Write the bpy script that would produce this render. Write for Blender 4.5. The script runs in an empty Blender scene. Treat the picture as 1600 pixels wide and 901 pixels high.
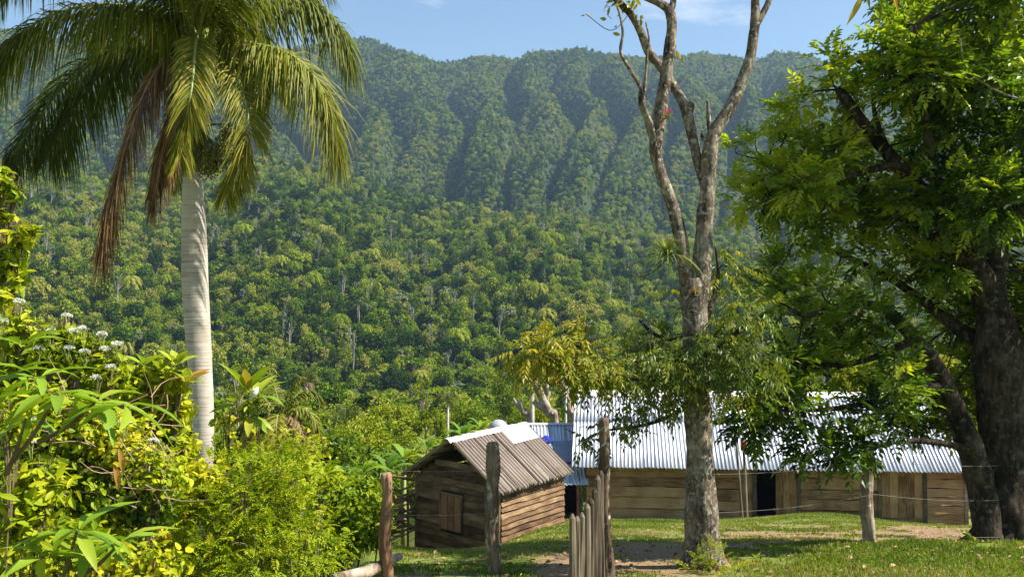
import bpy, math
import numpy as np
from mathutils import Vector

# ------------------------------------------------------------------ camera, sky, sun, exposure
S = bpy.context.scene
COL = S.collection
F = 1500.0
PITCH = math.atan(49.5 / F)
cam_d = bpy.data.cameras.new('camera')
cam_d.sensor_width = 36.0
cam_d.lens = F / 1600 * 36
cam_d.clip_start = 0.1
cam_d.clip_end = 9000
cam = bpy.data.objects.new('camera', cam_d)
COL.objects.link(cam)
cam.rotation_euler = (math.pi / 2 + PITCH, 0, 0)
S.camera = cam

SUN_AZ = math.radians(-8)      # measured from +X (screen right); negative = towards the viewer's back
SUN_EL = math.radians(50)
sd = Vector((math.cos(SUN_AZ) * math.cos(SUN_EL), math.sin(SUN_AZ) * math.cos(SUN_EL), math.sin(SUN_EL)))
W = bpy.data.worlds.new('World')
S.world = W
W.use_nodes = True
wt = W.node_tree
wt.nodes.clear()
sky = wt.nodes.new('ShaderNodeTexSky')
sky.sky_type = 'NISHITA'
sky.sun_disc = False
sky.sun_elevation = SUN_EL
sky.sun_rotation = math.atan2(sd.x, sd.y)
sky.altitude = 400
sky.air_density = 1.35
sky.dust_density = 0.15
sky.ozone_density = 3.5
tc = wt.nodes.new('ShaderNodeTexCoord')
mp = wt.nodes.new('ShaderNodeMapping')
mp.inputs['Scale'].default_value = (1.0, 1.0, 2.6)
mp.inputs['Location'].default_value = (0.35, 0.1, 0.11)
mp.inputs['Rotation'].default_value = (0, 0, 0.145)
cn = wt.nodes.new('ShaderNodeTexNoise')
cn.inputs['Scale'].default_value = 5.0
cn.inputs['Detail'].default_value = 9
cn.inputs['Roughness'].default_value = 0.58
cr = wt.nodes.new('ShaderNodeValToRGB')
cr.color_ramp.elements[0].position = 0.60
cr.color_ramp.elements[1].position = 0.80
mix = wt.nodes.new('ShaderNodeMix')
mix.data_type = 'RGBA'
mix.inputs['B'].default_value = (7.0, 7.2, 7.6, 1)
bg = wt.nodes.new('ShaderNodeBackground')
bg.inputs['Strength'].default_value = 0.066
wo = wt.nodes.new('ShaderNodeOutputWorld')
L = wt.links.new
L(tc.outputs['Generated'], mp.inputs['Vector'])
L(mp.outputs['Vector'], cn.inputs['Vector'])
L(cn.outputs['Fac'], cr.inputs['Fac'])
L(cr.outputs['Color'], mix.inputs['Factor'])
L(sky.outputs['Color'], mix.inputs['A'])
L(mix.outputs['Result'], bg.inputs['Color'])
L(bg.outputs['Background'], wo.inputs['Surface'])

sl = bpy.data.lights.new('sun', 'SUN')
sl.energy = 5.0
sl.angle = math.radians(0.5)
sl.color = (1.0, 0.93, 0.80)
sun = bpy.data.objects.new('sun', sl)
COL.objects.link(sun)
sun.rotation_euler = sd.to_track_quat('Z', 'Y').to_euler()
S.view_settings.view_transform = 'Standard'
S.view_settings.look = 'None'
S.view_settings.exposure = 1.3
S.view_settings.gamma = 1.0
S.view_settings.use_curve_mapping = False
S.cycles.max_bounces = 6
S.cycles.diffuse_bounces = 3
S.cycles.glossy_bounces = 2
S.cycles.transmission_bounces = 4
S.cycles.volume_bounces = 0
S.cycles.caustics_reflective = False
S.cycles.caustics_refractive = False

# ------------------------------------------------------------------ helpers
rng = np.random.default_rng(11)
A = np.asarray


def P(px, py, d):
    """pixel of the 1600x901 photograph at distance d (world Y) -> world point"""
    u = (px - 800) / F
    v = (450.5 - py) / F
    y = math.cos(PITCH) - v * math.sin(PITCH)
    z = math.sin(PITCH) + v * math.cos(PITCH)
    return np.array([u / y * d, d, z / y * d])


def slope_of(py):
    v = (450.5 - A(py, float)) / F
    return (math.sin(PITCH) + v * math.cos(PITCH)) / (math.cos(PITCH) - v * math.sin(PITCH))


def unit(v):
    return v / np.maximum(np.linalg.norm(v, axis=-1, keepdims=True), 1e-9)


def smooth(a, b, x):
    t = np.clip((x - a) / (b - a), 0, 1)
    return t * t * (3 - 2 * t)


TAB = np.random.default_rng(3).random((256, 256))


def vnoise(x, y):
    xi = np.floor(x).astype(int)
    yi = np.floor(y).astype(int)
    fx = x - xi
    fy = y - yi
    fx = fx * fx * (3 - 2 * fx)
    fy = fy * fy * (3 - 2 * fy)
    a = TAB[xi & 255, yi & 255]
    b = TAB[(xi + 1) & 255, yi & 255]
    c = TAB[xi & 255, (yi + 1) & 255]
    d = TAB[(xi + 1) & 255, (yi + 1) & 255]
    return (a * (1 - fx) + b * fx) * (1 - fy) + (c * (1 - fx) + d * fx) * fy


def fbm(x, y, o=4):
    s = 0
    a = 0.5
    for k in range(o):
        s = s + a * (vnoise(x + 17.3 * k, y + 9.1 * k) - 0.5)
        x = x * 2.03
        y = y * 2.03
        a *= 0.5
    return s


class MB:
    """collects vertices and faces of one mesh"""

    def __init__(self):
        self.v = []
        self.f = []
        self.t = []
        self.n = 0

    def add(self, V, faces, tint=0.5, mi=0):
        V = A(V, float).reshape(-1, 3)
        self.v.append(V)
        self.t.append(np.broadcast_to(A(tint, float), (len(V),)).copy())
        if not isinstance(faces, list):
            faces = [faces]
        for fc in faces:
            fc = A(fc, int)
            if len(fc):
                self.f.append((fc + self.n, mi))
        self.n += len(V)

    def mesh(self, name, mats, smooth_shade=False):
        me = bpy.data.meshes.new(name)
        V = np.concatenate(self.v)
        me.vertices.add(len(V))
        me.vertices.foreach_set('co', V.astype(np.float32).ravel())
        lp = np.concatenate([f.ravel() for f, _ in self.f])
        cnt = np.concatenate([np.full(len(f), f.shape[1]) for f, _ in self.f])
        mi = np.concatenate([np.full(len(f), m) for f, m in self.f])
        me.loops.add(len(lp))
        me.loops.foreach_set('vertex_index', lp.astype(np.int32))
        me.polygons.add(len(cnt))
        me.polygons.foreach_set('loop_start', (np.cumsum(cnt) - cnt).astype(np.int32))
        me.polygons.foreach_set('material_index', mi.astype(np.int32))
        me.polygons.foreach_set('use_smooth', np.full(len(cnt), smooth_shade))
        at = me.attributes.new('tint', 'FLOAT', 'POINT')
        at.data.foreach_set('value', np.concatenate(self.t).astype(np.float32))
        for m in (mats if isinstance(mats, (list, tuple)) else [mats]):
            me.materials.append(m)
        me.update(calc_edges=True)
        return me

    def build(self, name, mats, parent=None, smooth_shade=False, **props):
        return link(name, self.mesh(name, mats, smooth_shade), parent, **props)


def link(name, data, parent=None, loc=None, rot=None, **props):
    o = bpy.data.objects.new(name, data)
    COL.objects.link(o)
    if parent is not None:
        o.parent = parent
    if loc is not None:
        o.location = loc
    if rot is not None:
        o.rotation_euler = rot
    for k, v in props.items():
        o[k] = v
    return o


def thing(name, label, category, loc=(0, 0, 0), rotz=0, group=None, rot=None):
    o = bpy.data.objects.new(name, None)
    COL.objects.link(o)
    o.location = loc
    o.rotation_euler = rot if rot is not None else (0, 0, rotz)
    o['label'] = label
    o['category'] = category
    if group:
        o['group'] = group
    return o


def spline(ctrl, n):
    """Catmull-Rom through rows of ctrl (any width)"""
    c = A(ctrl, float)
    c = np.vstack([2 * c[0] - c[1], c, 2 * c[-1] - c[-2]])
    m = len(c) - 3
    t = np.linspace(0, m - 1e-6, n)
    i = t.astype(int)
    s = (t - i)[:, None]
    p0, p1, p2, p3 = c[i], c[i + 1], c[i + 2], c[i + 3]
    return 0.5 * (2 * p1 + (p2 - p0) * s + (2 * p0 - 5 * p1 + 4 * p2 - p3) * s ** 2 + (3 * p1 - p0 - 3 * p2 + p3) * s ** 3)


def tube(mb, pts, rad, seg=8, rough=0.0, tint=0.5, mi=0, freq=6.0, angf=1.0):
    pts = A(pts, float)
    n = len(pts)
    rad = np.broadcast_to(A(rad, float), (n,))
    T = np.gradient(pts, axis=0)
    T = unit(T)
    ref = np.array([0.0, 1.0, 0.0]) if abs(T[0][1]) < 0.9 else np.array([1.0, 0, 0])
    U = np.zeros_like(pts)
    u = unit(np.cross(T[0], ref))
    for k in range(n):
        u = unit(u - T[k] * np.dot(u, T[k]))
        U[k] = u
    Vv = np.cross(T, U)
    a = np.linspace(0, 2 * np.pi, seg, endpoint=False)
    r = rad[:, None] * np.ones((1, seg))
    if rough:
        ln = np.concatenate([[0], np.cumsum(np.linalg.norm(np.diff(pts, axis=0), axis=1))])
        off = rng.random() * 50
        nz = fbm(ln[:, None] * freq + off + 0 * a[None], angf * (np.cos(a)[None] * 1.3 + np.sin(a)[None] * 2.1) + 7 + 0 * ln[:, None], 4)
        r = r * (1 + rough * 2 * nz)
    V = pts[:, None] + U[:, None] * (np.cos(a)[None, :, None] * r[..., None]) + Vv[:, None] * (np.sin(a)[None, :, None] * r[..., None])
    V = V.reshape(-1, 3)
    i = np.arange(n - 1)[:, None] * seg
    j = np.arange(seg)[None]
    q = np.stack([i + j, i + (j + 1) % seg, i + seg + (j + 1) % seg, i + seg + j], -1).reshape(-1, 4)
    V = np.vstack([V, pts[:1], pts[-1:]])
    c0, c1 = n * seg, n * seg + 1
    jj = np.arange(seg)
    cap0 = np.stack([np.full(seg, c0), (jj + 1) % seg, jj], -1)
    b = (n - 1) * seg
    cap1 = np.stack([np.full(seg, c1), b + jj, b + (jj + 1) % seg], -1)
    mb.add(V, [q, cap0, cap1], tint, mi)


def leaves(mb, B, D, N, Ln, Wd, tint, kind='diamond', fold=0.25, curl=0.0, mi=0):
    """many leaves at once. B base, D direction, N normal"""
    n = len(B)
    if n == 0:
        return
    D = unit(D)
    N = unit(N - D * (N * D).sum(1, keepdims=True))
    Sd = np.cross(D, N)
    Ln = np.broadcast_to(A(Ln, float), (n,))[:, None]
    Wd = np.broadcast_to(A(Wd, float), (n,))[:, None]
    tint = np.broadcast_to(A(tint, float), (n,))
    if kind == 'diamond':
        m = B + D * Ln * 0.45
        h = N * Wd * fold
        V = np.stack([B, m + Sd * Wd * 0.5 + h, B + D * Ln - N * Ln * curl, m - Sd * Wd * 0.5 + h], 1)
        base = np.arange(n)[:, None] * 4
        fc = np.vstack([base + A([[0, 1, 2]]), base + A([[0, 2, 3]])])
        mb.add(V.reshape(-1, 3), fc, np.repeat(tint, 4), mi)
    else:
        rows = [(0.0, 0.05), (0.2, 0.36), (0.45, 0.5), (0.72, 0.36), (1.0, 0.02)]
        if kind == 'round':
            rows = [(0.0, 0.06), (0.15, 0.42), (0.42, 0.52), (0.75, 0.34), (1.0, 0.02)]
        cols = []
        for s, w in rows:
            c = B + D * Ln * s - N * Ln * curl * s * s
            cols += [c + Sd * Wd * w + N * Wd * fold * w, c, c - Sd * Wd * w + N * Wd * fold * w]
        V = np.stack(cols, 1)
        q = []
        for r in range(len(rows) - 1):
            q += [[3 * r, 3 * r + 1, 3 * r + 4, 3 * r + 3], [3 * r + 1, 3 * r + 2, 3 * r + 5, 3 * r + 4]]
        k = 3 * len(rows)
        fc = (np.arange(n)[:, None, None] * k + A(q)[None]).reshape(-1, 4)
        mb.add(V.reshape(-1, 3), fc, np.repeat(tint, k), mi)


def rand_unit(n):
    return unit(rng.normal(size=(n, 3)))


def leaf_cloud(mb, C, R, n, size, aspect=0.5, out=0.6, up=0.35, shell=0.55, tint=0.5, tj=0.15, kind='diamond',
               droop=0.0, flat=0.85, fold=0.25, curl=0.1, mi=0, jit=0.7):
    """n leaves spread over clumps with centres C and radii R; leaves face roughly outwards and up"""
    C = A(C, float)
    R = np.broadcast_to(A(R, float), (len(C),))
    w = R ** 2
    idx = rng.choice(len(C), n, p=w / w.sum())
    v = rand_unit(n)
    r = R[idx] * (shell + (1 - shell) * rng.random(n)) * (0.8 + 0.4 * rng.random(n))
    off = v * r[:, None]
    off[:, 2] *= flat
    B = C[idx] + off
    N = unit(v * out + A([0, 0, up]) + rng.normal(size=(n, 3)) * jit * 0.6)
    D = unit(np.cross(N, rng.normal(size=(n, 3))))
    D = unit(D + v * 0.35 + A([0, 0, -droop]))
    ct = rng.normal(size=len(C)) * tj * .6
    t = np.clip(np.broadcast_to(A(tint, float), (len(C),))[idx] + ct[idx] + rng.normal(size=n) * tj, 0, 1)
    t = np.where(rng.random(n) < .985, np.minimum(t, .92), t)
    s = size * (0.6 + 0.8 * rng.random(n))
    leaves(mb, B - D * s[:, None] * 0.5, D, N, s, s * aspect, t, kind, fold, curl, mi)


def pinnate(mb, B, D, N, Ln, pairs, lf, wf, tint, droop=0.3, sag=0.25, kind='diamond', mi=0, ang=0.9):
    """compound leaves: leaflets in pairs along a curving rachis"""
    n = len(B)
    D = unit(D)
    N = unit(N - D * (N * D).sum(1, keepdims=True))
    Sd = np.cross(D, N)
    Ln = np.broadcast_to(A(Ln, float), (n,))
    tint = np.broadcast_to(A(tint, float), (n,))
    bs, ds, ns, ls, ts = [], [], [], [], []
    Z = A([0, 0, -1.0])
    for k in range(pairs):
        s = 0.12 + 0.88 * (k + 0.5) / pairs
        c = B + D * (Ln * s)[:, None] + Z * (Ln * sag * s * s)[:, None]
        tl = lf * (0.55 + 0.45 * math.sin(math.pi * min(1, 0.2 + 0.75 * s)))
        for sg in (-1, 1):
            d = unit(D * (1.1 - ang * 0.6) + Sd * sg * ang + Z * droop + rng.normal(size=(n, 3)) * 0.13)
            bs.append(c)
            ds.append(d)
            ns.append(unit(N + rng.normal(size=(n, 3)) * 0.25))
            ls.append(np.full(n, tl) * (0.8 + 0.4 * rng.random(n)))
            ts.append(tint + rng.normal(size=n) * 0.04)
    d = unit(D + Z * (sag * 1.6))
    bs.append(B + D * Ln[:, None] + Z * (Ln * sag)[:, None])
    ds.append(d)
    ns.append(N)
    ls.append(np.full(n, lf))
    ts.append(tint)
    Ls = np.concatenate(ls)
    leaves(mb, np.vstack(bs), np.vstack(ds), np.vstack(ns), Ls, Ls * wf, np.clip(np.concatenate(ts), 0, 1), kind, 0.2, 0.08, mi)


def frond(mb, ctrl, nl=110, ln=0.72, droop=0.75, wid=0.035, spread=0.35, tint=0.5, tj=0.12, rr=0.03, start=0.14, fwd=0.45, endk=0.45, mi=0, mir=1):
    """feather palm leaf along the control points"""
    c = spline(ctrl, 60)
    T = unit(np.gradient(c, axis=0))
    tube(mb, c[::3], np.linspace(rr, 0.006, 20), 6, tint=0.5, mi=mir)
    side = unit(np.cross(T, A([0, 0, 1.0])) + 1e-6)
    side = unit(side + np.roll(side, 1, 0) + np.roll(side, -1, 0))
    upv = np.cross(side, T)
    for sg in (-1, 1):
        s = start + (1 - start) * (np.arange(nl) + rng.random(nl)) / nl
        k = np.clip((s * 59).astype(int), 0, 59)
        b = c[k]
        L_ = ln * (endk + (1 - endk) * np.sin(np.pi * np.clip(s * 0.9 + 0.08, 0, 1)) ** 0.7) * (0.75 + 0.5 * rng.random(nl))
        d = unit(side[k] * sg + T[k] * (fwd + 0.5 * s[:, None] ** 2) + upv[k] * (rng.normal(size=(nl, 1)) * spread + 0.1) + rng.normal(size=(nl, 3)) * 0.08)
        wv = unit(T[k] - d * (T[k] * d).sum(1, keepdims=True) + rng.normal(size=(nl, 3)) * 0.25)
        dr = droop * (0.7 + 0.6 * rng.random(nl))
        V = []
        for q, w in ((0, .5), (.3, 1), (.65, .8), (1, .08)):
            p = b + d * (L_ * (q - 0.35 * dr * q * q))[:, None] - A([0, 0, 1.0]) * (L_ * dr * q ** 1.7)[:, None]
            V += [p + wv * wid * w * 0.5, p - wv * wid * w * 0.5]
        V = np.stack(V, 1)
        fc = (np.arange(nl)[:, None, None] * 8 + A([[0, 1, 3, 2], [2, 3, 5, 4], [4, 5, 7, 6]])[None]).reshape(-1, 4)
        tt = np.clip(tint + rng.normal(size=nl) * tj, 0, 1)
        tv = np.clip(tt[:, None] + A([0, 0, 0, 0, .05, .05, .22, .22])[None] * tj * 3, 0, 1)
        mb.add(V.reshape(-1, 3), fc, tv.ravel(), mi)


def box(mb, lo, hi, tint=0.5, mi=0):
    x0, y0, z0 = lo
    x1, y1, z1 = hi
    V = [(x0, y0, z0), (x1, y0, z0), (x1, y1, z0), (x0, y1, z0), (x0, y0, z1), (x1, y0, z1), (x1, y1, z1), (x0, y1, z1)]
    mb.add(V, A([[0, 3, 2, 1], [4, 5, 6, 7], [0, 1, 5, 4], [1, 2, 6, 5], [2, 3, 7, 6], [3, 0, 4, 7]]), tint, mi)


# ------------------------------------------------------------------ materials
def nd(nt, t, inp=None, **at):
    n = nt.nodes.new(t)
    for k, v in at.items():
        setattr(n, k, v)
    for k, v in (inp or {}).items():
        if isinstance(v, bpy.types.NodeSocket):
            nt.links.new(v, n.inputs[k])
        else:
            n.inputs[k].default_value = v
    return n


def newmat(name):
    m = bpy.data.materials.new(name)
    m.use_nodes = True
    m.node_tree.nodes.clear()
    return m, m.node_tree


def ramp(nt, fac, stops, interp='LINEAR'):
    r = nd(nt, 'ShaderNodeValToRGB', {'Fac': fac})
    e = r.color_ramp.elements
    r.color_ramp.interpolation = interp
    while len(e) < len(stops):
        e.new(0.5)
    for k, (p, c) in enumerate(stops):
        e[k].position = p
        e[k].color = (*c, 1)
    return r.outputs['Color']


def finish(nt, shader):
    o = nd(nt, 'ShaderNodeOutputMaterial')
    nt.links.new(shader, o.inputs['Surface'])


def math_n(nt, op, a, b=0.0):
    n = nd(nt, 'ShaderNodeMath', operation=op)
    for k, v in ((0, a), (1, b)):
        if isinstance(v, bpy.types.NodeSocket):
            nt.links.new(v, n.inputs[k])
        else:
            n.inputs[k].default_value = v
    return n.outputs[0]


def leafmat(name, stops, trans=0.38, rough=0.42, spec=0.35, inst=0.0, patch=0.0, tcol=(1.15, 1.25, 0.55)):
    m, nt = newmat(name)
    f = nd(nt, 'ShaderNodeAttribute', attribute_name='tint').outputs['Fac']
    if inst:
        oi = nd(nt, 'ShaderNodeObjectInfo')
        r = math_n(nt, 'MULTIPLY', math_n(nt, 'SUBTRACT', oi.outputs['Random'], 0.5), inst)
        f = math_n(nt, 'ADD', f, r)
        if patch:
            nz = nd(nt, 'ShaderNodeTexNoise', {'Vector': oi.outputs['Location'], 'Scale': 0.007, 'Detail': 4.0})
            f = math_n(nt, 'ADD', f, math_n(nt, 'MULTIPLY', math_n(nt, 'SUBTRACT', nz.outputs['Fac'], 0.5), patch))
    c = ramp(nt, f, stops)
    p = nd(nt, 'ShaderNodeBsdfPrincipled', {'Base Color': c, 'Roughness': rough, 'Specular IOR Level': spec})
    tm = nd(nt, 'ShaderNodeMix', {'A': c, 'B': (*tcol, 1)}, data_type='RGBA', blend_type='MULTIPLY')
    tm.inputs['Factor'].default_value = 1.0
    nt.links.new(c, tm.inputs[6])
    tm.inputs[7].default_value = (*tcol, 1)
    t = nd(nt, 'ShaderNodeBsdfTranslucent', {'Color': tm.outputs[2]})
    mx = nd(nt, 'ShaderNodeMixShader', {0: trans, 1: p.outputs[0], 2: t.outputs[0]})
    finish(nt, mx.outputs[0])
    return m


def woodmat(name, c0, c1, c2, scale=(1, 12, 12), rough=0.85, bump=0.25, lichen=None):
    """grain runs along the object's local X; every object gets its own tone"""
    m, nt = newmat(name)
    tc = nd(nt, 'ShaderNodeTexCoord')
    oi = nd(nt, 'ShaderNodeObjectInfo')
    off = nd(nt, 'ShaderNodeVectorMath', {0: tc.outputs['Object']}, operation='ADD')
    cmb = nd(nt, 'ShaderNodeCombineXYZ', {'X': math_n(nt, 'MULTIPLY', oi.outputs['Random'], 37.0), 'Y': math_n(nt, 'MULTIPLY', oi.outputs['Random'], 91.0)})
    nt.links.new(cmb.outputs[0], off.inputs[1])
    mp = nd(nt, 'ShaderNodeMapping', {'Vector': off.outputs[0], 'Scale': scale})
    g = nd(nt, 'ShaderNodeTexNoise', {'Vector': mp.outputs[0], 'Scale': 1.6, 'Detail': 6.0, 'Roughness': 0.65})
    b = nd(nt, 'ShaderNodeTexNoise', {'Vector': off.outputs[0], 'Scale': 1.3, 'Detail': 4.0})
    f = math_n(nt, 'ADD', math_n(nt, 'MULTIPLY', g.outputs['Fac'], 0.6), math_n(nt, 'MULTIPLY', b.outputs['Fac'], 0.55))
    f = math_n(nt, 'ADD', f, math_n(nt, 'MULTIPLY', math_n(nt, 'SUBTRACT', oi.outputs['Random'], 0.5), 0.24))
    c = ramp(nt, f, [(0.38, c0), (0.57, c1), (0.78, c2)])
    if lichen:
        ln = nd(nt, 'ShaderNodeTexNoise', {'Vector': off.outputs[0], 'Scale': 9.0, 'Detail': 5.0})
        lm = nd(nt, 'ShaderNodeMapRange', {0: ln.outputs['Fac'], 1: 0.56, 2: 0.64})
        mx = nd(nt, 'ShaderNodeMix', data_type='RGBA')
        nt.links.new(lm.outputs[0], mx.inputs[0])
        nt.links.new(c, mx.inputs[6])
        mx.inputs[7].default_value = (*lichen, 1)
        c = mx.outputs[2]
    bp = nd(nt, 'ShaderNodeBump', {'Height': g.outputs['Fac'], 'Strength': bump, 'Distance': 0.02})
    p = nd(nt, 'ShaderNodeBsdfPrincipled', {'Base Color': c, 'Roughness': rough, 'Specular IOR Level': 0.2, 'Normal': bp.outputs[0]})
    finish(nt, p.outputs[0])
    return m


def barkmat(name, c0, c1, c2, sc=6.0, stretch=0.35, bump=0.5, spots=None):
    m, nt = newmat(name)
    tc = nd(nt, 'ShaderNodeTexCoord')
    mp = nd(nt, 'ShaderNodeMapping', {'Vector': tc.outputs['Object'], 'Scale': (1, 1, stretch)})
    n1 = nd(nt, 'ShaderNodeTexNoise', {'Vector': mp.outputs[0], 'Scale': sc * 3, 'Detail': 7.0, 'Roughness': 0.7})
    n2 = nd(nt, 'ShaderNodeTexNoise', {'Vector': tc.outputs['Object'], 'Scale': sc * 0.45, 'Detail': 4.0})
    f = math_n(nt, 'ADD', math_n(nt, 'MULTIPLY', n1.outputs['Fac'], 0.55), math_n(nt, 'MULTIPLY', n2.outputs['Fac'], 0.5))
    c = ramp(nt, f, [(0.42, c0), (0.53, c1), (0.64, c2)])
    if spots:
        n3 = nd(nt, 'ShaderNodeTexNoise', {'Vector': tc.outputs['Object'], 'Scale': sc * 2.2, 'Detail': 6.0})
        lm = nd(nt, 'ShaderNodeMapRange', {0: n3.outputs['Fac'], 1: 0.55, 2: 0.66})
        mx = nd(nt, 'ShaderNodeMix', data_type='RGBA')
        nt.links.new(lm.outputs[0], mx.inputs[0])
        nt.links.new(c, mx.inputs[6])
        mx.inputs[7].default_value = (*spots, 1)
        c = mx.outputs[2]
    bp = nd(nt, 'ShaderNodeBump', {'Height': n1.outputs['Fac'], 'Strength': bump, 'Distance': 0.05})
    p = nd(nt, 'ShaderNodeBsdfPrincipled', {'Base Color': c, 'Roughness': 0.9, 'Specular IOR Level': 0.15, 'Normal': bp.outputs[0]})
    finish(nt, p.outputs[0])
    return m


def plainmat(name, c, rough=0.7, metal=0.0, var=0.15, sc=4.0, c2=None, lo=0.35, hi=0.7):
    m, nt = newmat(name)
    tc = nd(nt, 'ShaderNodeTexCoord')
    n = nd(nt, 'ShaderNodeTexNoise', {'Vector': tc.outputs['Object'], 'Scale': sc, 'Detail': 6.0, 'Roughness': 0.65})
    c2 = c2 or tuple(x * (1 - var) for x in c)
    col = ramp(nt, n.outputs['Fac'], [(lo, c2), (hi, c)])
    p = nd(nt, 'ShaderNodeBsdfPrincipled', {'Base Color': col, 'Roughness': rough, 'Metallic': metal, 'Specular IOR Level': 0.3})
    finish(nt, p.outputs[0])
    return m


def sheetmat(name, c0, c1, rust, rust_lo, rust_hi, metal=0.0, rough=0.45, streak=1.0, objvar=0.12):
    """weathered corrugated sheet: local Y runs up the slope, so streaks follow it"""
    m, nt = newmat(name)
    tc = nd(nt, 'ShaderNodeTexCoord')
    oi = nd(nt, 'ShaderNodeObjectInfo')
    cmb = nd(nt, 'ShaderNodeCombineXYZ', {'X': math_n(nt, 'MULTIPLY', oi.outputs['Random'], 37.0), 'Y': math_n(nt, 'MULTIPLY', oi.outputs['Random'], 91.0)})
    off = nd(nt, 'ShaderNodeVectorMath', {0: tc.outputs['Object'], 1: cmb.outputs[0]}, operation='ADD')
    mp = nd(nt, 'ShaderNodeMapping', {'Vector': off.outputs[0], 'Scale': (5.0 * streak, 0.7, 1)})
    n1 = nd(nt, 'ShaderNodeTexNoise', {'Vector': mp.outputs[0], 'Scale': 1.5, 'Detail': 6.0, 'Roughness': 0.65})
    n2 = nd(nt, 'ShaderNodeTexNoise', {'Vector': off.outputs[0], 'Scale': 2.2, 'Detail': 6.0, 'Roughness': 0.7})
    f = math_n(nt, 'ADD', n1.outputs['Fac'], math_n(nt, 'MULTIPLY', math_n(nt, 'SUBTRACT', oi.outputs['Random'], 0.5), objvar * 2))
    c = ramp(nt, f, [(0.35, c0), (0.65, c1)])
    lm = nd(nt, 'ShaderNodeMapRange', {0: math_n(nt, 'ADD', math_n(nt, 'MULTIPLY', n2.outputs['Fac'], 0.7), math_n(nt, 'MULTIPLY', n1.outputs['Fac'], 0.3)), 1: rust_lo, 2: rust_hi})
    mx = nd(nt, 'ShaderNodeMix', data_type='RGBA')
    nt.links.new(lm.outputs[0], mx.inputs[0])
    nt.links.new(c, mx.inputs[6])
    mx.inputs[7].default_value = (*rust, 1)
    p = nd(nt, 'ShaderNodeBsdfPrincipled', {'Base Color': mx.outputs[2], 'Roughness': rough, 'Metallic': metal, 'Specular IOR Level': 0.4})
    finish(nt, p.outputs[0])
    return m


M = {}
# forest and thicket foliage (instances pick their own tone)
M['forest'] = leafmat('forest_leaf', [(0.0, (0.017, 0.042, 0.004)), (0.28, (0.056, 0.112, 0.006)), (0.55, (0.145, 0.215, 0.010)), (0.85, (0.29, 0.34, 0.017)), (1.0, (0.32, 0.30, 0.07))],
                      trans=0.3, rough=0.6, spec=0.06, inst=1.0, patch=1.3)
M['forest_pale'] = leafmat('pale_forest_leaf', [(0.0, (0.10, 0.14, 0.07)), (0.5, (0.18, 0.22, 0.12)), (1.0, (0.26, 0.27, 0.17))], trans=0.2, rough=0.6, inst=0.6)
M['forest_trunk'] = plainmat('pale_forest_bark', (0.38, 0.35, 0.30), 0.9, c2=(0.2, 0.17, 0.14), sc=2)
M['forest_bark'] = plainmat('brown_forest_bark', (0.15, 0.12, 0.09), 0.9, c2=(0.06, 0.045, 0.035), sc=2)
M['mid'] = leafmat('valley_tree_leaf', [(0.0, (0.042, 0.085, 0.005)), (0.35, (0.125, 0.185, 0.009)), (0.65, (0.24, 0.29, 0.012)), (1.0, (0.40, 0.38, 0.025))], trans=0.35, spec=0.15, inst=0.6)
M['yellow'] = leafmat('yellowing_leaf', [(0.0, (0.04, 0.075, 0.010)), (0.35, (0.11, 0.15, 0.015)), (0.62, (0.27, 0.27, 0.02)), (0.85, (0.46, 0.36, 0.03)), (1.0, (0.45, 0.20, 0.03))], trans=0.38, spec=0.25)
M['big'] = leafmat('glossy_tree_leaf', [(0.0, (0.02, 0.045, 0.005)), (0.35, (0.075, 0.14, 0.009)), (0.62, (0.23, 0.31, 0.014)), (1.0, (0.46, 0.47, 0.025))], trans=0.5, rough=0.38, spec=0.4)
M['bush'] = leafmat('bush_leaf', [(0.0, (0.042, 0.09, 0.005)), (0.3, (0.14, 0.215, 0.008)), (0.55, (0.29, 0.35, 0.012)), (0.85, (0.47, 0.45, 0.018)), (0.95, (0.50, 0.38, 0.025)), (1.0, (0.36, 0.16, 0.03))], trans=0.38, rough=0.5, spec=0.15)
M['broad'] = leafmat('broad_leaf', [(0.0, (0.09, 0.17, 0.012)), (0.5, (0.19, 0.30, 0.018)), (0.85, (0.33, 0.38, 0.03)), (1.0, (0.38, 0.19, 0.05))], trans=0.35, rough=0.42, spec=0.3)
M['palm'] = leafmat('palm_leaf', [(0.0, (0.025, 0.045, 0.008)), (0.4, (0.08, 0.115, 0.012)), (0.7, (0.21, 0.22, 0.02)), (1.0, (0.42, 0.31, 0.05))], trans=0.3, rough=0.55, spec=0.25)
M['palm_dead'] = leafmat('dry_palm_leaf', [(0.0, (0.10, 0.068, 0.045)), (0.5, (0.25, 0.155, 0.085)), (1.0, (0.46, 0.29, 0.12))], trans=0.25, rough=0.7, spec=0.15, tcol=(1.1, 0.8, 0.5))
M['banana'] = leafmat('banana_leaf', [(0.0, (0.08, 0.17, 0.02)), (0.6, (0.19, 0.32, 0.03)), (1.0, (0.34, 0.38, 0.06))], trans=0.45, rough=0.35)
M['bromeliad'] = leafmat('bromeliad_leaf', [(0.0, (0.10, 0.11, 0.05)), (0.5, (0.16, 0.21, 0.05)), (0.9, (0.32, 0.36, 0.06)), (1.0, (0.36, 0.2, 0.12))], trans=0.3, rough=0.4)
M['pink'] = leafmat('pink_bract', [(0.0, (0.5, 0.06, 0.16)), (1.0, (0.6, 0.15, 0.2))], trans=0.3, tcol=(1, .6, .6))
M['white_fl'] = leafmat('white_petal', [(0.0, (0.62, 0.62, 0.52)), (1.0, (0.82, 0.82, 0.78))], trans=0.2, rough=0.6, tcol=(1, 1, .95))
M['yellow_fl'] = leafmat('yellow_petal', [(0.0, (0.65, 0.42, 0.02)), (1.0, (0.8, 0.6, 0.04))], trans=0.25, rough=0.6, tcol=(1, .9, .5))
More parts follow.
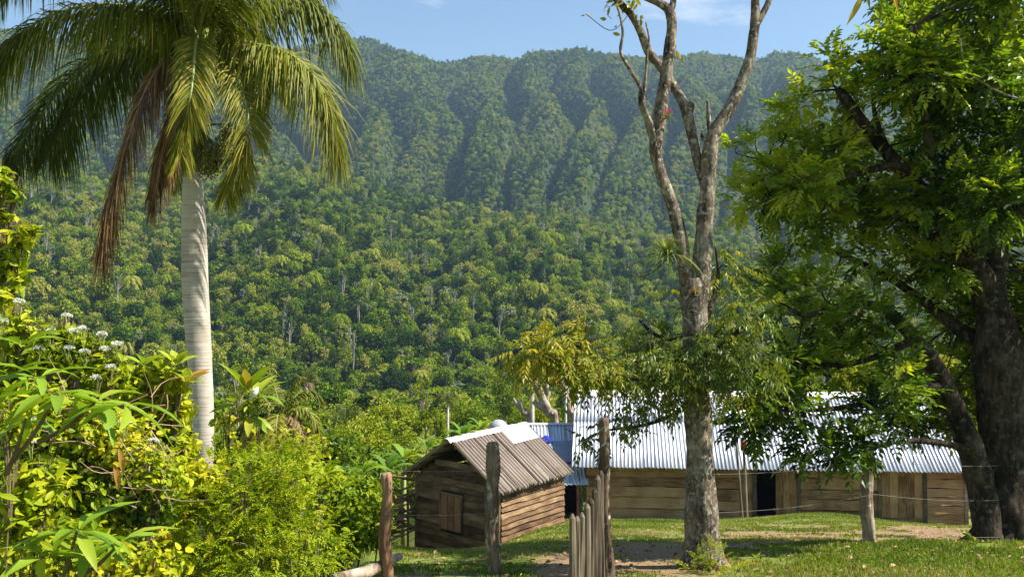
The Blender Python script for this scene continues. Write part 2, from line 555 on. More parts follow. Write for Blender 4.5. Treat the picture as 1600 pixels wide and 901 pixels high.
M['grass'] = leafmat('grass_blade', [(0.0, (0.06, 0.105, 0.012)), (0.45, (0.14, 0.20, 0.018)), (0.75, (0.25, 0.28, 0.03)), (1.0, (0.36, 0.29, 0.13))], trans=0.35, rough=0.5)
M['dry'] = leafmat('fallen_leaf', [(0.0, (0.16, 0.08, 0.04)), (1.0, (0.40, 0.26, 0.13))], trans=0.1, rough=0.8, tcol=(1, .8, .6))
M['stem'] = plainmat('green_brown_stem', (0.17, 0.13, 0.06), 0.8, c2=(0.08, 0.06, 0.035), sc=12)
M['rachis'] = plainmat('leaf_stalk', (0.30, 0.32, 0.09), 0.5, c2=(0.18, 0.22, 0.05), sc=5)
M['dry_rachis'] = plainmat('dry_leaf_stalk', (0.36, 0.24, 0.17), 0.7, c2=(0.26, 0.15, 0.10), sc=5)
M['crownshaft'] = plainmat('smooth_crownshaft', (0.22, 0.30, 0.04), 0.4, c2=(0.13, 0.22, 0.03), sc=3)
M['fruit'] = leafmat('palm_fruit', [(0.0, (0.07, 0.08, 0.01)), (0.5, (0.15, 0.15, 0.022)), (1.0, (0.20, 0.13, 0.07))], trans=0.0, rough=0.5)
M['bark_light'] = barkmat('lichened_bark', (0.035, 0.026, 0.019), (0.16, 0.125, 0.092), (0.35, 0.295, 0.22), 8.0, 0.35, 1.0, spots=(0.40, 0.38, 0.31))
M['bark_dark'] = barkmat('dark_rough_bark', (0.012, 0.009, 0.007), (0.042, 0.030, 0.021), (0.10, 0.072, 0.05), 5.0, 0.3, 0.9, spots=(0.10, 0.095, 0.07))  # dark bark, darkened further to carry the big trunk's shade
M['bark_pale'] = barkmat('pale_bark', (0.16, 0.11, 0.08), (0.36, 0.28, 0.21), (0.5, 0.42, 0.34), 5.0, 0.3, 0.4)
M['wood_brown'] = woodmat('weathered_brown_board', (0.05, 0.028, 0.015), (0.17, 0.10, 0.053), (0.34, 0.23, 0.135), (1.2, 16, 16))
M['wood_tan'] = woodmat('weathered_tan_board', (0.125, 0.068, 0.032), (0.31, 0.185, 0.088), (0.44, 0.295, 0.16), (1.0, 14, 14))
M['wood_red'] = woodmat('reddish_board', (0.11, 0.055, 0.028), (0.27, 0.14, 0.07), (0.38, 0.22, 0.12), (1.4, 16, 16))
M['post'] = woodmat('split_post_wood', (0.03, 0.022, 0.015), (0.10, 0.068, 0.045), (0.24, 0.18, 0.125), (14, 14, 3.0), bump=0.6, lichen=(0.36, 0.34, 0.28))
M['post_pale'] = woodmat('sunlit_lichened_post_wood', (0.09, 0.055, 0.035), (0.22, 0.15, 0.10), (0.40, 0.33, 0.25), (14, 14, 3.0), bump=0.6, lichen=(0.50, 0.48, 0.42))  # pale with lichen, lightened further to stand in for sunlight
M['post_red'] = woodmat('reddish_post_wood', (0.05, 0.026, 0.016), (0.17, 0.085, 0.048), (0.33, 0.19, 0.115), (16, 16, 0.8), bump=0.6)
M['stake'] = woodmat('grey_stake_wood', (0.04, 0.03, 0.02), (0.12, 0.095, 0.062), (0.25, 0.21, 0.15), (16, 16, 1.2), bump=0.5)
M['zinc'] = sheetmat('bright_zinc_sheet', (0.40, 0.425, 0.47), (0.56, 0.58, 0.62), (0.30, 0.24, 0.20), 0.55, 0.70, metal=0.25, rough=0.4, objvar=0.22)
M['rusty'] = sheetmat('stained_brown_sheet', (0.25, 0.20, 0.165), (0.32, 0.265, 0.22), (0.15, 0.095, 0.065), 0.54, 0.70, metal=0.0, rough=0.6, streak=.6)
M['cap'] = plainmat('white_ridge_metal', (0.58, 0.56, 0.54), 0.6, 0.0, c2=(0.40, 0.26, 0.20), sc=3.5, lo=0.30, hi=0.42)
M['dark_in'] = plainmat('shade_dark_board', (0.05, 0.036, 0.026), 0.9, c2=(0.025, 0.02, 0.016), sc=3)  # near-black stands in for shade indoors and between planks; also the bottle neck
M['roof_shade'] = plainmat('grey_blue_shade', (0.28, 0.31, 0.35), 0.5, c2=(0.20, 0.23, 0.27), sc=2)  # shadow tone of the shed roof, put into a sheet's colour
M['tarp'] = plainmat('blue_plastic', (0.04, 0.06, 0.45), 0.4, c2=(0.03, 0.04, 0.30), sc=8)
M['tank'] = plainmat('grey_white_tank', (0.36, 0.37, 0.38), 0.5, c2=(0.30, 0.31, 0.32), sc=1.5)
M['orange'] = plainmat('orange_plastic', (0.42, 0.10, 0.03), 0.5, c2=(0.32, 0.07, 0.03), sc=12)
M['wire'] = plainmat('galvanised_wire', (0.26, 0.24, 0.22), 0.6, 0.4, c2=(0.14, 0.11, 0.09), sc=9)
M['white_paint'] = plainmat('white_pole_paint', (0.78, 0.78, 0.76), 0.5, sc=5)


def palm_trunk_mat():
    m, nt = newmat('ringed_palm_bark')
    tc = nd(nt, 'ShaderNodeTexCoord')
    mp = nd(nt, 'ShaderNodeMapping', {'Vector': tc.outputs['Object'], 'Scale': (0.9, 0.9, 52)})
    n1 = nd(nt, 'ShaderNodeTexNoise', {'Vector': mp.outputs[0], 'Scale': 1.0, 'Detail': 5.0, 'Roughness': 0.7})
    n2 = nd(nt, 'ShaderNodeTexNoise', {'Vector': tc.outputs['Object'], 'Scale': 2.2, 'Detail': 5.0})
    f = math_n(nt, 'ADD', math_n(nt, 'MULTIPLY', n1.outputs['Fac'], 0.65), math_n(nt, 'MULTIPLY', n2.outputs['Fac'], 0.4))
    c = ramp(nt, f, [(0.34, (0.13, 0.095, 0.07)), (0.47, (0.36, 0.31, 0.25)), (0.62, (0.54, 0.50, 0.44))])
    bp = nd(nt, 'ShaderNodeBump', {'Height': n1.outputs['Fac'], 'Strength': 0.35, 'Distance': 0.02})
    p = nd(nt, 'ShaderNodeBsdfPrincipled', {'Base Color': c, 'Roughness': 0.85, 'Specular IOR Level': 0.2, 'Normal': bp.outputs[0]})
    finish(nt, p.outputs[0])
    return m


M['palm_trunk'] = palm_trunk_mat()


def ground_mat():
    m, nt = newmat('grass_and_earth')
    ge = nd(nt, 'ShaderNodeNewGeometry')
    d = nd(nt, 'ShaderNodeAttribute', attribute_name='tint').outputs['Fac']
    n1 = nd(nt, 'ShaderNodeTexNoise', {'Vector': ge.outputs['Position'], 'Scale': 1.6, 'Detail': 8.0, 'Roughness': 0.7})
    n2 = nd(nt, 'ShaderNodeTexNoise', {'Vector': ge.outputs['Position'], 'Scale': 14.0, 'Detail': 6.0, 'Roughness': 0.7})
    grass = ramp(nt, n2.outputs['Fac'], [(0.3, (0.07, 0.11, 0.018)), (0.55, (0.13, 0.18, 0.025)), (0.75, (0.22, 0.22, 0.06))])
    dirt = ramp(nt, n2.outputs['Fac'], [(0.3, (0.12, 0.075, 0.04)), (0.5, (0.24, 0.16, 0.088)), (0.75, (0.36, 0.25, 0.15))])
    f = math_n(nt, 'ADD', d, math_n(nt, 'MULTIPLY', math_n(nt, 'SUBTRACT', n1.outputs['Fac'], 0.5), 1.9))
    lm = nd(nt, 'ShaderNodeMapRange', {0: f, 1: 0.28, 2: 0.76})
    mx = nd(nt, 'ShaderNodeMix', data_type='RGBA')
    nt.links.new(lm.outputs[0], mx.inputs[0])
    nt.links.new(grass, mx.inputs[6])
    nt.links.new(dirt, mx.inputs[7])
    bp = nd(nt, 'ShaderNodeBump', {'Height': n2.outputs['Fac'], 'Strength': 0.6, 'Distance': 0.05})
    p = nd(nt, 'ShaderNodeBsdfPrincipled', {'Base Color': mx.outputs[2], 'Roughness': 0.95, 'Specular IOR Level': 0.1, 'Normal': bp.outputs[0]})
    finish(nt, p.outputs[0])
    return m


M['ground'] = ground_mat()
M['undergrowth'] = plainmat('forest_undergrowth', (0.030, 0.050, 0.008), 0.95, c2=(0.015, 0.028, 0.006), sc=0.08)

# ------------------------------------------------------------------ terrain
DR = [0, 5, 9, 12, 14.5, 45, 52, 60, 100, 200, 300, 360]
ZR = [-1.6, -2.25, -2.85, -3.2, -3.47, -9.25, -10.2, -12, -18.5, -25.5, -27.5, -28]
DL = [0, 5, 9, 12, 20, 35, 60, 100, 200, 300, 360]
ZL = [-1.6, -3.0, -4.0, -4.8, -6.8, -10.2, -14.5, -20, -26, -27.5, -28]
SKY_X = [-900, -300, 0, 100, 200, 300, 400, 480, 545, 575, 600, 640, 685, 715, 745, 800, 840, 870, 900, 930, 960, 985, 1030, 1100, 1140, 1172, 1195, 1215, 1250, 1290, 1330, 1385, 1450, 1600, 1900, 2500]
SKY_Y = [60, 40, 45, 60, 72, 80, 85, 70, 60, 58, 68, 82, 98, 92, 86, 90, 86, 76, 74, 80, 84, 90, 88, 82, 84, 92, 88, 76, 80, 92, 108, 132, 140, 130, 110, 80]
SPUR_X = [-900, 0, 300, 440, 530, 620, 700, 780, 900, 1000, 1100, 1200, 1400, 1700, 2500]
SPUR_Y = [260, 262, 258, 250, 268, 296, 320, 338, 345, 352, 372, 396, 430, 440, 430]
GUL_X = A([-700, -420, -180, -20, 110, 215, 320, 405, 480, 560, 690, 772, 862, 945, 1050, 1150, 1240, 1340, 1460, 1600, 1800, 2100])


def far_height(x, y):
    px = 800 + F * x / np.maximum(y, 30)
    wob = 60 * fbm(x / 260 + 4, y / 260 + 1, 3)
    # near, brighter spur
    yc = np.interp(px, [-300, 400, 1200, 1900], [900, 850, 760, 720])
    zc = slope_of(np.interp(px, SPUR_X, SPUR_Y)) * yc
    t = np.clip((y - 340) / (yc - 340), 0, 1)
    rib = np.abs(np.sin((px + 0.10 * (y - 340) + wob * 1.6) / 118.0 + 0.6))
    hA = -28 + (zc - 14 + 28) * (0.85 * t + 0.15 * t * t) + 26 * (rib - 0.5) * np.sin(np.pi * np.clip(t, 0, 1)) ** 0.8
    hA = hA + 26 * fbm(x / 150 + 3, y / 150, 3) * np.clip(t * 2, 0, 1)
    hA = np.where(y > yc, zc - 14 - 0.22 * (y - yc), hA)
    # high ridge behind
    yr = 1900 + 90 * np.sin(px / 210.0)
    zr = slope_of(np.interp(px, SKY_X, SKY_Y)) * yr - 9
    t2 = np.clip((y - 800) / (yr - 800), 0, 1)
    lean = np.interp(px, [0, 500, 700, 1000, 1400], [-110, -60, 10, 60, 110])
    gx = px + lean * (1 - t2) * 1.0 + wob * 2.6 + 130 * fbm(x / 520 + 2, y / 420 + 8, 2)
    gi = np.interp(gx, GUL_X, np.arange(len(GUL_X)))
    amp = 0.55 + 0.9 * vnoise(np.floor(gi) * 7.3 + 0.5, t2 * 2.2 + np.floor(gi) * 3.1)
    rid = 0.55 + (np.abs(np.sin(np.pi * gi)) ** 0.75 - 0.55) * amp
    rv = 0.0
    for k_, (fx_, fy_, a_) in enumerate(((1 / 165.0, 1.3, .62), (1 / 70.0, 2.2, .2))):
        rv = rv + a_ * (1 - np.abs(2 * vnoise(gx * fx_ + 31.7 * k_ + 5.3 + 1.1 * t2 * np.sin(px / 260.0 + 1.0), t2 * fy_ + 11.9 * k_ + 0.004 * px) - 1))
    rid = 0.40 * rid + 0.85 * rv
    rid = rid + 0.16 * (np.abs(np.sin(np.pi * gi * 2 + (1 - t2) * 5 + wob / 25)) - 0.5) * smooth(0.9, 0.4, t2)
    env = np.sin(np.pi * np.clip(t2, 0, 1) ** 1.15) ** 0.7
    hB = 30 + (zr - 30) * (0.55 * t2 + 0.45 * t2 ** 1.6) + 140 * (rid - 0.6) * env + 62 * fbm(x / 210, y / 210, 5) * env
    hB = np.where(y > yr, zr - 0.6 * (y - yr), hB)
    hB = np.where(y < 800, 30 - 0.6 * (800 - y), hB)
    h = np.maximum(hA, hB)
    return h + 10 * fbm(x / 60 + 5, y / 60, 3) * np.clip((y - 360) / 100, 0, 1) * np.clip((yr - y) / 100, 0.25, 1)


def ground(x, y):
    x = A(x, float)
    y = A(y, float)
    yy = np.maximum(y, 0.0)
    px = 800 + F * x / np.maximum(yy, 4.0)
    zr = np.interp(yy, DR, ZR)
    zl = np.interp(yy, DL, ZL)
    q = smooth(14, 30, yy)
    t = smooth(0, 1, (px - (430 + 110 * q)) / (150 + 30 * q))
    z = zl * (1 - t) + zr * t
    # hollow towards the hut, mound in front of the long house
    z = z - 1.6 * np.exp(-((px - 690) / 110) ** 2 - ((yy - 33) / 10) ** 2) - 0.45 * np.exp(-((px - 1480) / 120) ** 2 - ((yy - 43) / 7) ** 2)
    z = z + 0.34 * np.exp(-((px - 1285) / 110) ** 2 - ((yy - 36) / 7) ** 2)
    z = z + 0.16 * smooth(1180, 1420, px) * np.exp(-((yy - 13) / 4) ** 2)
    z = z + 0.10 * fbm(x * 0.5, yy * 0.5, 4) * np.clip(yy / 8, 0, 1) + 1.2 * fbm(x / 30, yy / 30, 3) * smooth(60, 120, yy)
    z = z - 0.02 * np.minimum(y, 0)
    far = far_height(x, np.maximum(y, 300))
    k = smooth(330, 400, yy)
    return z * (1 - k) + far * k


def gz(x, y):
    return float(ground(np.array([x]), np.array([y]))[0])


def on_ground(px, d):
    x = (px - 800) / F * d
    return np.array([x, d, gz(x, d)])


def strip_mesh(name, us, ys, mat, dirt=False, **props):
    U, Yv = np.meshgrid(us, ys)
    X = U * np.maximum(Yv, 6.0)
    Z = ground(X, Yv)
    n, m = U.shape
    t = np.zeros_like(Z)
    if dirt:
        px = 800 + F * U
        py = 500 - F * Z / np.maximum(Yv, 1)
        t = 0.36 + 0 * Z
        t += 0.75 * np.exp(-((px - 1010) / 85) ** 2 - ((Yv - 15) / 3.2) ** 2)
        t += 0.42 * np.exp(-((px - 1280) / 130) ** 2 - ((Yv - 10.5) / 1.2) ** 2)
        t += 0.70 * np.exp(-((px - 1440) / 85) ** 2 - ((Yv - 24) / 6) ** 2)
        t += 0.25 * np.exp(-((px - 1200) / 90) ** 2 - ((Yv - 22) / 6) ** 2)
        t += 0.34 * smooth(1040, 1120, px) * np.exp(-((Yv - 20.5) / 5.5) ** 2)
        t += 0.60 * np.exp(-((px - 870) / 40) ** 2 - ((Yv - 13) / 3) ** 2)
        t += 0.7 * smooth(1500, 1540, px) * smooth(28, 36, Yv)
        t += 0.7 * np.exp(-((px - 900) / 25) ** 2 - ((Yv - 46) / 6) ** 2)
        t -= 0.5 * np.exp(-((px - 1290) / 120) ** 2 - ((Yv - 36) / 5) ** 2)
        t -= 0.5 * np.exp(-((px - 790) / 80) ** 2 - ((Yv - 25) / 9) ** 2)
        t -= 0.45 * smooth(1120, 1260, px) * np.exp(-((Yv - 12) / 3.0) ** 2)
        t += 0.5 * np.exp(-((px - 620) / 60) ** 2 - ((Yv - 30) / 8) ** 2)
        t = np.clip(t, 0, 1)
    mb = MB()
    i = np.arange(n - 1)[:, None] * m
    j = np.arange(m - 1)[None]
    q = np.stack([i + j, i + j + 1, i + m + j + 1, i + m + j], -1).reshape(-1, 4)
    mb.add(np.stack([X, Yv, Z], -1).reshape(-1, 3), q, t.ravel())
    return mb.build(name, mat, smooth_shade=True, **props)


us = np.concatenate([np.linspace(-6, -0.7, 24, endpoint=False), np.linspace(-0.7, 0.7, 190), np.linspace(0.7, 6, 25)[1:]])
ys = np.concatenate([np.linspace(-40, 3, 16, endpoint=False), np.geomspace(3, 345, 230)])
strip_mesh('ground', us, ys, M['ground'], dirt=True, kind='structure')
us = np.linspace(-1.0, 1.0, 300)
ys = np.concatenate([np.linspace(345, 1000, 110), np.linspace(1006, 2080, 140)])
strip_mesh('mountain', us, ys, M['undergrowth'], kind='structure')

# ------------------------------------------------------------------ tree shapes shared by forest, thicket and single trees
def tree_shape(kind, nl, size):
    """returns (crown MB, trunk MB) of a tree about 10 m tall, standing at the origin"""
    cr, tr = MB(), MB()
    if kind == 'round':
        k = 20
        v = rand_unit(k)
        v[:, 2] = np.abs(v[:, 2]) * 1.1 - 0.25
        C = A([0, 0, 6.3]) + v * A([2.7, 2.7, 2.6]) * (0.6 + 0.5 * rng.random((k, 1)))
        R = 1.1 + 0.7 * rng.random(k)
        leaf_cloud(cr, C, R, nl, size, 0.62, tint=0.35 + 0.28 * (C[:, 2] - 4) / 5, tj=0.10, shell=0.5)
        th = 6
    elif kind == 'tall':
        k = 18
        t = np.linspace(0, 1, k)
        v = rng.normal(size=(k, 3)) * A([0.9, 0.9, 0.3])
        C = v + np.stack([0 * t, 0 * t, 4 + 6.5 * t], 1)
        R = (1.3 + 0.4 * rng.random(k)) * (1.05 - 0.55 * t)
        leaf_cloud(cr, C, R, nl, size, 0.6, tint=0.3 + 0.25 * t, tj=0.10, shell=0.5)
        th = 9
    elif kind == 'umbrella':
        k = 16
        a = rng.random(k) * 6.28
        r = 2.9 * np.sqrt(rng.random(k))
        C = np.stack([np.cos(a) * r, np.sin(a) * r, 8.6 - 0.1 * r ** 2 + rng.normal(size=k) * 0.35], 1)
        leaf_cloud(cr, C, 0.75 + 0.35 * rng.random(k), nl, size, 0.7, tint=0.5, tj=0.12, shell=0.3, flat=0.5)
        th = 8.3
    elif kind == 'lobed':
        k = 26
        t = rng.random(k)
        a = rng.random(k) * 6.28
        r = (1 - t * 0.7) * 2.9 * (0.5 + 0.5 * rng.random(k))
        C = np.stack([np.cos(a) * r, np.sin(a) * r, 0.9 + 6.2 * t], 1)
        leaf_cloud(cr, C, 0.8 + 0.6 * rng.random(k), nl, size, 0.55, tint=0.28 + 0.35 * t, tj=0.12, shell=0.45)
        th = 5
    elif kind == 'sparse':
        k = 12
        a = rng.random(k) * 6.28
        C = np.stack([np.cos(a) * 1.7 * rng.random(k), np.sin(a) * 1.7 * rng.random(k), 7.4 + 2.6 * rng.random(k)], 1)
        leaf_cloud(cr, C, 0.55 + 0.3 * rng.random(k), nl, size, 0.55, tint=0.5, tj=0.15, shell=0.2)
        th = 9
        for c in C:
            b = A([0, 0, 5.2 + 1.8 * rng.random()])
            tube(tr, [b, (b + c) / 2 + rng.normal(size=3) * 0.15, c], [0.08, 0.06, 0.03], 5)
    elif kind == 'palm':
        for q in range(16):
            a = q * 2.4
            e = 1.1 - 1.5 * (q / 16)
            dx, dy = math.cos(a), math.sin(a)
            c = [A([0, 0, 8.2]), A([dx * 1.0 * math.cos(e), dy * 1.0 * math.cos(e), 8.2 + 1.2 * math.sin(e) + 0.3]),
                 A([dx * 2.2, dy * 2.2, 8.3 + 1.2 * math.sin(e)]), A([dx * 3.0, dy * 3.0, 7.3 + 1.3 * math.sin(e)])]
            frond(cr, c, 26, 0.85, 0.7, 0.13, tint=0.4 + 0.15 * rng.random(), rr=0.05, mir=0)
        th = 8.4
    p = np.stack([np.linspace(0, 0.3 * rng.normal(), 6), np.linspace(0, 0.3 * rng.normal(), 6), np.linspace(-1.2, th, 6)], 1)
    p[1:-1, :2] += rng.normal(size=(4, 2)) * 0.1
    tube(tr, p, np.linspace(0.24, 0.10, 6), 7)
    if kind in ('round', 'umbrella'):
        for c in C[:9]:
            b = p[3] * 0.6 + p[4] * 0.4
            tube(tr, [b, (b + c) / 2 + A([0, 0, -0.2]), c], [0.11, 0.08, 0.03], 5)
    return cr, tr


def join(cr, tr, name, ml, mt):
    mb = MB()
    mb.v, mb.t, mb.n = cr.v + tr.v, cr.t + tr.t, cr.n + tr.n
    mb.f = cr.f + [(f + cr.n, 1) for f, _ in tr.f]
    return bpy.data.objects.new(name, mb.mesh(name, [ml, mt]))


def proto_collection(name, specs):
    c = bpy.data.collections.new(name)
    for k, (kind, nl, size, ml) in enumerate(specs):
        cr, tr = tree_shape(kind, nl, size)
        o = join(cr, tr, '%s_shape_%02d' % (name, k), M[ml], M['forest_trunk' if kind == 'sparse' else 'forest_bark'])
        c.objects.link(o)
    return c


def scatter(name, label, cat, pts, scl, idx, coll):
    n = len(pts)
    me = bpy.data.meshes.new(name)
    me.vertices.add(n)
    me.vertices.foreach_set('co', pts.astype(np.float32).ravel())
    me.attributes.new('turn', 'FLOAT', 'POINT').data.foreach_set('value', (rng.random(n) * 6.283).astype(np.float32))
    me.attributes.new('size', 'FLOAT_VECTOR', 'POINT').data.foreach_set('vector', scl.astype(np.float32).ravel())
    me.attributes.new('pick', 'INT', 'POINT').data.foreach_set('value', idx.astype(np.int32))
    o = link(name, me, kind='stuff', label=label, category=cat)
    g = bpy.data.node_groups.new(name + '_scatter', 'GeometryNodeTree')
    g.interface.new_socket('Geometry', in_out='INPUT', socket_type='NodeSocketGeometry')
    g.interface.new_socket('Geometry', in_out='OUTPUT', socket_type='NodeSocketGeometry')
    gi = g.nodes.new('NodeGroupInput')
    go = g.nodes.new('NodeGroupOutput')
    ci = g.nodes.new('GeometryNodeCollectionInfo')
    ci.inputs['Collection'].default_value = coll
    ci.inputs['Separate Children'].default_value = True
    ci.inputs['Reset Children'].default_value = True

    def attr(nm, ty):
        a = g.nodes.new('GeometryNodeInputNamedAttribute')
        a.data_type = ty
        a.inputs['Name'].default_value = nm
        return a.outputs['Attribute']
    cx = g.nodes.new('ShaderNodeCombineXYZ')
    g.links.new(attr('turn', 'FLOAT'), cx.inputs['Z'])
    ip = g.nodes.new('GeometryNodeInstanceOnPoints')
    ip.inputs['Pick Instance'].default_value = True
    g.links.new(gi.outputs[0], ip.inputs['Points'])
    g.links.new(ci.outputs[0], ip.inputs['Instance'])
    g.links.new(attr('pick', 'INT'), ip.inputs['Instance Index'])
    g.links.new(cx.outputs[0], ip.inputs['Rotation'])
    g.links.new(attr('size', 'FLOAT_VECTOR'), ip.inputs['Scale'])
    g.links.new(ip.outputs[0], go.inputs[0])
    md = o.modifiers.new('scatter', 'NODES')
    md.node_group = g
    return o


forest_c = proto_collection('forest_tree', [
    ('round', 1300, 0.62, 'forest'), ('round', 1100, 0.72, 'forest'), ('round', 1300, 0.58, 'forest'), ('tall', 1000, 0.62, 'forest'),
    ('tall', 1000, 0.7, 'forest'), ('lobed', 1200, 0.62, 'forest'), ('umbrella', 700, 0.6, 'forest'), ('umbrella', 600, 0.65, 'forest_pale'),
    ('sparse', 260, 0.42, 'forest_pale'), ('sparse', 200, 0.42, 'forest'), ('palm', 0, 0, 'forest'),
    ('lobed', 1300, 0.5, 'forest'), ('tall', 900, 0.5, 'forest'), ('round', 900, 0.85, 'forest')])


def scatter_points(n, y0, y1, umax, power):
    y = (y0 ** power + rng.random(n) * (y1 ** power - y0 ** power)) ** (1 / power)
    u = (rng.random(n) * 2 - 1) * umax
    return u * y, y


def rand_scale(s, n):
    k = s * (0.75 + 0.55 * rng.random(n) ** 1.5)
    return np.stack([k, k, k * (0.85 + 0.4 * rng.random(n))], 1)


# far mountain forest: denser towards the viewer
x1, y1 = scatter_points(66000, 335, 950, 0.72, 2.0)
x2, y2 = scatter_points(150000, 900, 2060, 0.70, 2.0)
fx = np.concatenate([x1, x2])
fy = np.concatenate([y1, y2])
fz = ground(fx, fy)
pr = A([.14, .12, .12, .13, .11, .19, .05, .012, .02, .02, .03])
pick = rng.choice(11, len(fx), p=pr / pr.sum())
pick = np.where((pick < 3) & (rng.random(len(fx)) < .4), 11 + rng.integers(0, 3, len(fx)), pick)
sc = rand_scale(1.0, len(fx)) * np.where(fy > 900, 0.84, 0.58 + 0.9 * rng.random(len(fx)) ** 3)[:, None]
# trees of the valley floor in front of it
x5, y5 = scatter_points(2200, 170, 345, 0.72, 2.0)
z5 = ground(x5, y5)
h5 = np.clip(slope_of(598 + 38 * rng.random(2200) ** .7) * y5 - z5, 2, 15) / 10.0
fx, fy, fz = np.concatenate([fx, x5]), np.concatenate([fy, y5]), np.concatenate([fz, z5 + 1.0])
pick = np.concatenate([pick, rng.choice(11, 2200, p=pr / pr.sum())])
w5 = np.maximum(h5, .5) * (.8 + .4 * rng.random(2200))
sc = np.vstack([sc, np.stack([w5, w5, h5], 1)])
thin = (pick >= 8) & (fy > 345)
sc[thin, 2] *= 1.25
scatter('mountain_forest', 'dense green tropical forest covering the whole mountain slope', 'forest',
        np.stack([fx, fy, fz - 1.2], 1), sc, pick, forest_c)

# ------------------------------------------------------------------ valley thicket between the houses and the mountain
thick_c = proto_collection('thicket_shrub', [
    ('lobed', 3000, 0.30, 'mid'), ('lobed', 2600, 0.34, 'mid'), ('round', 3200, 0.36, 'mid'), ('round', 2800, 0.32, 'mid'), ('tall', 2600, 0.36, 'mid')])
x3, y3 = scatter_points(3600, 54, 375, 0.72, 1.6)
x4, y4 = scatter_points(1500, 14, 56, 0.72, 1.6)
tx = np.concatenate([x3, x4])
ty = np.concatenate([y3, y4])
tpx = 800 + F * tx / ty
keep = np.where(ty < 56, (tpx < 560) & ~((tpx > 470) & (ty < 26)), True)
keep &= ~((tpx > 780) & (ty < 62))
tx, ty, tpx = tx[keep], ty[keep], tpx[keep]
tz = ground(tx, ty)
# height limited so that tops stay under the line of sight that the photograph shows
top = slope_of(np.interp(ty, [14, 30, 56, 100, 200, 375], [735, 725, 690, 655, 625, 600])) * ty
hmax = np.clip(top - tz, 0.8, 12)
s = hmax / 8.5 * (0.4 + 0.5 * rng.random(len(tx)) + 0.35 * rng.random(len(tx)) ** 6)
w = np.maximum(s, np.minimum(0.35, s * 1.8)) * (0.9 + 0.4 * rng.random(len(tx)))
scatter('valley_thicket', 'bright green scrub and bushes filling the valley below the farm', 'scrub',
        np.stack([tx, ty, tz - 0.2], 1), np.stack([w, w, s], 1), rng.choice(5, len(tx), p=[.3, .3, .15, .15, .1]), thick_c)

# ------------------------------------------------------------------ haze
hm, ht = newmat('thin_air')
pv = nd(ht, 'ShaderNodeVolumePrincipled', {'Color': (0.48, 0.72, 1.0, 1), 'Density': 0.00011, 'Anisotropy': 0.25})
ho = nd(ht, 'ShaderNodeOutputMaterial')
ht.links.new(pv.outputs[0], ho.inputs['Volume'])
hb = MB()
box(hb, (-2300, -60, -40), (2300, 2250, 640))
hb.build('haze', hm, kind='stuff')

# ------------------------------------------------------------------ boards and sheets
def board(name, parent, x0, x1, z0, z1, y, mat, th=0.03, axis='x', lap=0.0, wob=0.008, loc=(0, 0, 0), rotz=0.0, tilt=0.0, **props):
    """one sawn board lying in the plane y of its parent; grain along its length. axis 'x' or 'z' = long direction"""
    ln = (x1 - x0) if axis == 'x' else (z1 - z0)
    wd = (z1 - z0) if axis == 'x' else (x1 - x0)
    n = max(3, min(9, int(ln / 0.5) + 2))
    t = np.linspace(-ln / 2, ln / 2, n)
    e0 = -wd / 2 + rng.normal(size=n) * wob
    e1 = wd / 2 + rng.normal(size=n) * wob
    bow = rng.normal(size=n) * wob * 0.4
    V = []
    for k in range(n):
        V += [(t[k], -th / 2 - lap + bow[k], e0[k]), (t[k], -th / 2 + bow[k], e1[k]), (t[k], th / 2 + bow[k], e1[k]), (t[k], th / 2 - lap + bow[k], e0[k])]
    q = []
    for k in range(n - 1):
        a = 4 * k
        for j in range(4):
            q.append([a + j, a + 4 + j, a + 4 + (j + 1) % 4, a + (j + 1) % 4])
    q += [[0, 1, 2, 3], [4 * n - 1, 4 * n - 2, 4 * n - 3, 4 * n - 4]]
    mb = MB()
    mb.add(V, A(q))
    cx, cz = (x0 + x1) / 2, (z0 + z1) / 2
    cs, sn = math.cos(rotz), math.sin(rotz)
    lx = loc[0] + cx * cs - y * sn
    ly = loc[1] + cx * sn + y * cs
    o = mb.build(name, mat, parent, loc=(lx, ly, loc[2] + cz), **props)
    o.rotation_mode = 'ZYX'
    o.rotation_euler = (0, tilt if axis == 'x' else -math.pi / 2 + tilt, rotz)
    if axis != 'x':
        o.rotation_mode = 'XYZ'
    return o


def corrugated(w, ln, pitch=0.177, amp=0.036, ragged=0.0):
    n = max(8, int(round(w / pitch)) * 8)
    x = np.linspace(0, w, n + 1)
    z = amp * np.cos(2 * np.pi * x / pitch)
    rows = [0, ln * 0.5, ln]
    V = []
    for k, yv in enumerate(rows):
        e = rng.normal(size=n + 1) * ragged * (1 if k == 0 else 0)
        V.append(np.stack([x, yv + e, z], 1))
    th = A([0, 0, -0.008])
    V = np.vstack(V + [v + th for v in V])
    m = n + 1
    q = []
    for k in range(2):
        i = np.arange(n) + k * m
        q.append(np.stack([i, i + 1, i + m + 1, i + m], 1))
        j = i + 3 * m
        q.append(np.stack([j, j + m, j + m + 1, j + 1], 1))
    i = np.arange(n)
    q.append(np.stack([i, i + 3 * m, i + 3 * m + 1, i + 1], 1))
    mb = MB()
    mb.add(V, q)
    return mb


